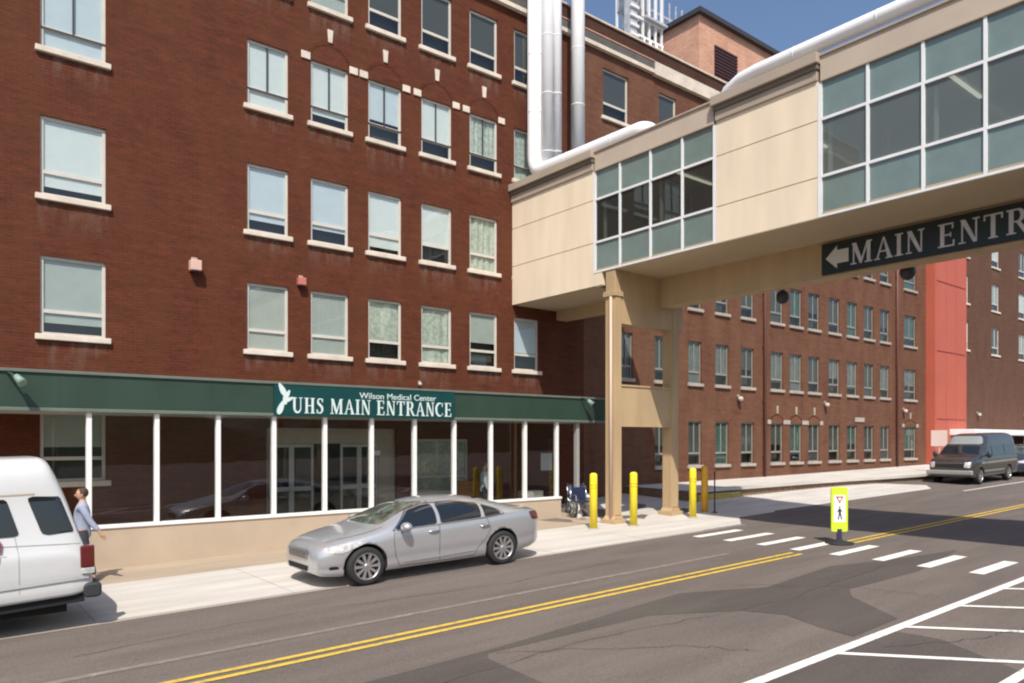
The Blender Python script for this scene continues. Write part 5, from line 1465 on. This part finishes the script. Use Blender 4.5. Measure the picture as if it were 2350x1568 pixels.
mb = MB(); mb.prism(rrect(-.18, .18, -.18, .18, .04), 'z', .55, .66); mb.build('lid', M['white'], e, bevel=.02)
# chair and table inside the glass screen
X, _ = fac(1085, 1100, 18.6)
e = empty('lobby_chair', (X, 18.7, .30), 'amber armchair inside the glass screen beside the standing person', 'chair')
mb = MB(); mb.box(-.28, .28, -.28, .28, .30, .44); mb.build('seat', M['orange_wood'], e, bevel=.03)
mb = MB(); mb.box(-.28, .28, .20, .32, .44, 1.15); mb.build('backrest', M['orange_wood'], e, bevel=.03)
for sx_ in (-1, 1):
    mb = MB(); mb.box(sx_ * .30 - .04, sx_ * .30 + .04, -.26, .26, .44, .62); mb.build('armrest', M['orange_wood'], e, bevel=.02)
    for sy_ in (-1, 1):
        mb = MB(); mb.box(sx_ * .24 - .02, sx_ * .24 + .02, sy_ * .24 - .02, sy_ * .24 + .02, 0, .30); mb.build('leg', M['frame_dark'], e)
X, _ = fac(1222, 1130, 18.4)
e = empty('lobby_cabinet', (X, 18.5, .30), 'low pale cabinet behind the last glass panel', 'cabinet')
mb = MB(); mb.box(-.38, .38, -.2, .2, 0, .78); mb.build('body', M['door_metal'], e, bevel=.01)
mb = MB(); mb.box(-.36, -.01, -.215, -.202, .04, .74); mb.box(.01, .36, -.215, -.202, .04, .74); mb.build('door', M['frame'], e)
X, Z = fac(1253, 1060, YF)
e = empty('wall_notice', (X, YF, Z), 'square white notice on the brick wall behind the last glass panel', 'notice')
mb = MB(); mb.box(-.26, .26, -.03, -.003, -.30, .30); mb.build('sheet', M['white'], e)
mb = MB(); mb.box(-.29, .29, -.028, -.002, -.33, -.30); mb.box(-.29, .29, -.028, -.002, .30, .33); mb.build('frame', M['frame_dark'], e)

# ------------------------------------------------------------ PEOPLE
def skin_mesh(name, verts, edges, m, parent, root=0, sub=2):
    me = bpy.data.meshes.new(name); me.from_pydata([v[:3] for v in verts], edges, []); me.update()
    o = link(name, me, None)
    sk = o.modifiers.new('skin', 'SKIN'); sk.use_smooth_shade = True
    if not me.skin_vertices: 
        bm = bmesh.new(); bm.from_mesh(me); bm.verts.layers.skin.verify(); bm.to_mesh(me); bm.free()
    sv = me.skin_vertices[0].data
    for i, v in enumerate(verts):
        r = v[3]; sv[i].radius = (r, r) if not isinstance(r, tuple) else r; sv[i].use_root = (i == root)
    ss = o.modifiers.new('sub', 'SUBSURF'); ss.levels = sub; ss.render_levels = sub
    bpy.context.view_layer.update()
    nm = bpy.data.meshes.new_from_object(o.evaluated_get(bpy.context.evaluated_depsgraph_get()))
    bpy.data.objects.remove(o); nm.name = name; nm.materials.clear(); nm.materials.append(m)
    for p in nm.polygons: p.use_smooth = True
    return link(name, nm, parent)
def person(loc, rz, label, shirt, height, armR, armL, lean=0.0, legs=.12):
    """armR / armL: shoulder->elbow->wrist offsets; the figure faces local -y"""
    s = height / 1.75; e = empty('person', loc, label, 'person', rz=rz)
    V = []; E = []
    def add(x, y, z, r, p=None):
        V.append((x * s, y * s, z * s, tuple(q * s for q in r) if isinstance(r, tuple) else r * s)); i = len(V) - 1
        if p is not None: E.append((p, i))
        return i
    pel = add(0, 0, .95, .125); sp1 = add(0, -.01, 1.12, .115, pel); ch = add(0, 0, 1.30, .14, sp1); ub = add(0, .01, 1.42, .11, ch); nk = add(0, 0, 1.52, .052, ub)
    for sd in (-1, 1):
        hp = add(.09 * sd, 0, .88, .095, pel); kn = add(.10 * sd, -.02 + legs * sd, .50, .062, hp); an = add(.11 * sd, legs * sd * 1.6, .09, .042, kn); add(.12 * sd, legs * sd * 1.6 - .14, .04, .038, an)
        arm = armR if sd > 0 else armL
        sh = add(.175 * sd, 0, 1.41, .062, ub); el = add(.175 * sd + arm[0][0], arm[0][1], 1.41 + arm[0][2], .044, sh)
        wx_ = (.175 * sd + arm[0][0] + arm[1][0], arm[0][1] + arm[1][1], 1.41 + arm[0][2] + arm[1][2]); wr_ = add(*wx_, .029, el)
        d = Vector(arm[1]).normalized(); sidev = d.cross(Vector((1, 0, 0))).normalized()
        pa = Vector(wx_) + d * .07; pm = add(*pa, .030, wr_)
        for k in range(4):
            o_ = sidev * (.028 - .018 * k); L_ = (.060, .072, .068, .052)[k]
            b0 = pa + d * .025 + o_; i0 = add(*b0, .0095, pm); b1 = b0 + d * L_ * .6 + Vector((0, -.006, 0)); i1 = add(*b1, .0085, i0); b2 = b1 + d * L_ * .45 + Vector((0, -.014, 0)); add(*b2, .007, i1)
        t0 = Vector(wx_) + d * .035 + sidev * .035; i0 = add(*t0, .010, pm); t1 = t0 + d * .045 + sidev * .012; add(*t1, .0085, i0)
    hd = add(0, -.015, 1.60, .055, nk); add(0, -.01, 1.66, .04, hd)
    skin_mesh('body', V, E, M['skin'], e)
    # head detail in skin, as one piece with nose, ears and brow
    mb = MB(); mb.ball((0, -.015 * s, 1.645 * s), (.074 * s, .092 * s, .112 * s), 20, 14)
    mb.ball((0, -.110 * s, 1.628 * s), (.014 * s, .020 * s, .022 * s), 8, 6)
    for sd in (-1, 1): mb.ball((.075 * s * sd, 0, 1.64 * s), (.010 * s, .022 * s, .03 * s), 8, 6)
    mb.build('head', M['skin'], e)
    mb = MB()
    for sd in (-1, 1): mb.ball((.030 * s * sd, -.098 * s, 1.655 * s), (.011 * s, .006 * s, .006 * s), 8, 6)
    mb.ball((0, -.100 * s, 1.592 * s), (.024 * s, .006 * s, .005 * s), 8, 6); mb.build('face_features', mat('eye_and_lip', (.12, .04, .03), .5), e)
    mb = MB(); mb.ball((0, .012 * s, 1.675 * s), (.086 * s, .092 * s, .098 * s), 20, 14)
    for v in [v for v in mb.bm.verts if v.co.y < -.035 * s and v.co.z < 1.715 * s]: v.co.y = -.035 * s
    mb.build('hair', M['hair'], e)
    # shirt
    V = []; E = []
    z_ = add(0, 0, .80, .165); a = add(0, 0, .92, .160, z_); b = add(0, -.01, 1.12, .148, a); c = add(0, 0, 1.30, .158, b); d_ = add(0, .01, 1.43, .118, c); add(0, .0, 1.53, .064, d_)
    for sd in (-1, 1):
        arm = armR if sd > 0 else armL
        sh = add(.175 * sd, 0, 1.41, .076, d_); el = add(.175 * sd + arm[0][0], arm[0][1], 1.41 + arm[0][2], .060, sh)
        add(.175 * sd + arm[0][0] + arm[1][0] * .8, arm[0][1] + arm[1][1] * .8, 1.41 + arm[0][2] + arm[1][2] * .8, .048, el)
    skin_mesh('shirt', V, E, shirt, e)
    V = []; E = []
    a = add(0, 0, 1.12, .128)
    b = add(0, 0, .90, .135, a)
    for sd in (-1, 1):
        hp = add(.092 * sd, 0, .82, .108, b); kn = add(.10 * sd, -.02 + legs * sd, .50, .078, hp); add(.11 * sd, legs * sd * 1.55, .13, .062, kn)
    skin_mesh('trousers', V, E, M['trousers'], e)
    for sd in (-1, 1):
        mb = MB(); mb.ball((.115 * sd * s, (legs * sd * 1.6 - .06) * s, .045 * s), (.048 * s, .14 * s, .048 * s), 14, 8); mb.build('shoe', M['black'], e)
    return e
def at(x, Y): a, b = dv(x); return Y * a / b
PYM = 15.9; pxm = at(189, PYM)
person((pxm, PYM, gz(pxm)), R(-100), 'person in a blue grey shirt walking behind the white van, one arm swung back', M['shirt'], 1.76, ((.04, .13, -.26), (.02, .17, -.22)), ((-.04, -.08, -.28), (-.02, -.14, -.22)))
PYI = 18.3; pxi = at(1112, PYI)
person((pxi, PYI, .30), R(60), 'person in a pale shirt and dark trousers standing inside the glass screen', M['shirt2'], 1.74, ((.06, .0, -.28), (.14, -.14, -.20)), ((-.05, .0, -.29), (-.02, -.10, -.26)))

# one object per bar, pane and strip where several were made in one go
for o in list(bpy.data.objects):
    if o.type == 'MESH' and o.parent is not None and o.name.split('.')[0] in ('transom', 'side_window', 'quarter_window', 'belt_moulding', 'window_moulding', 'sill_moulding', 'side_moulding', 'trim', 'cross_brace', 'slats', 'cornice', 'band', 'door_gap'):
        if not o.children: split_loose(o)
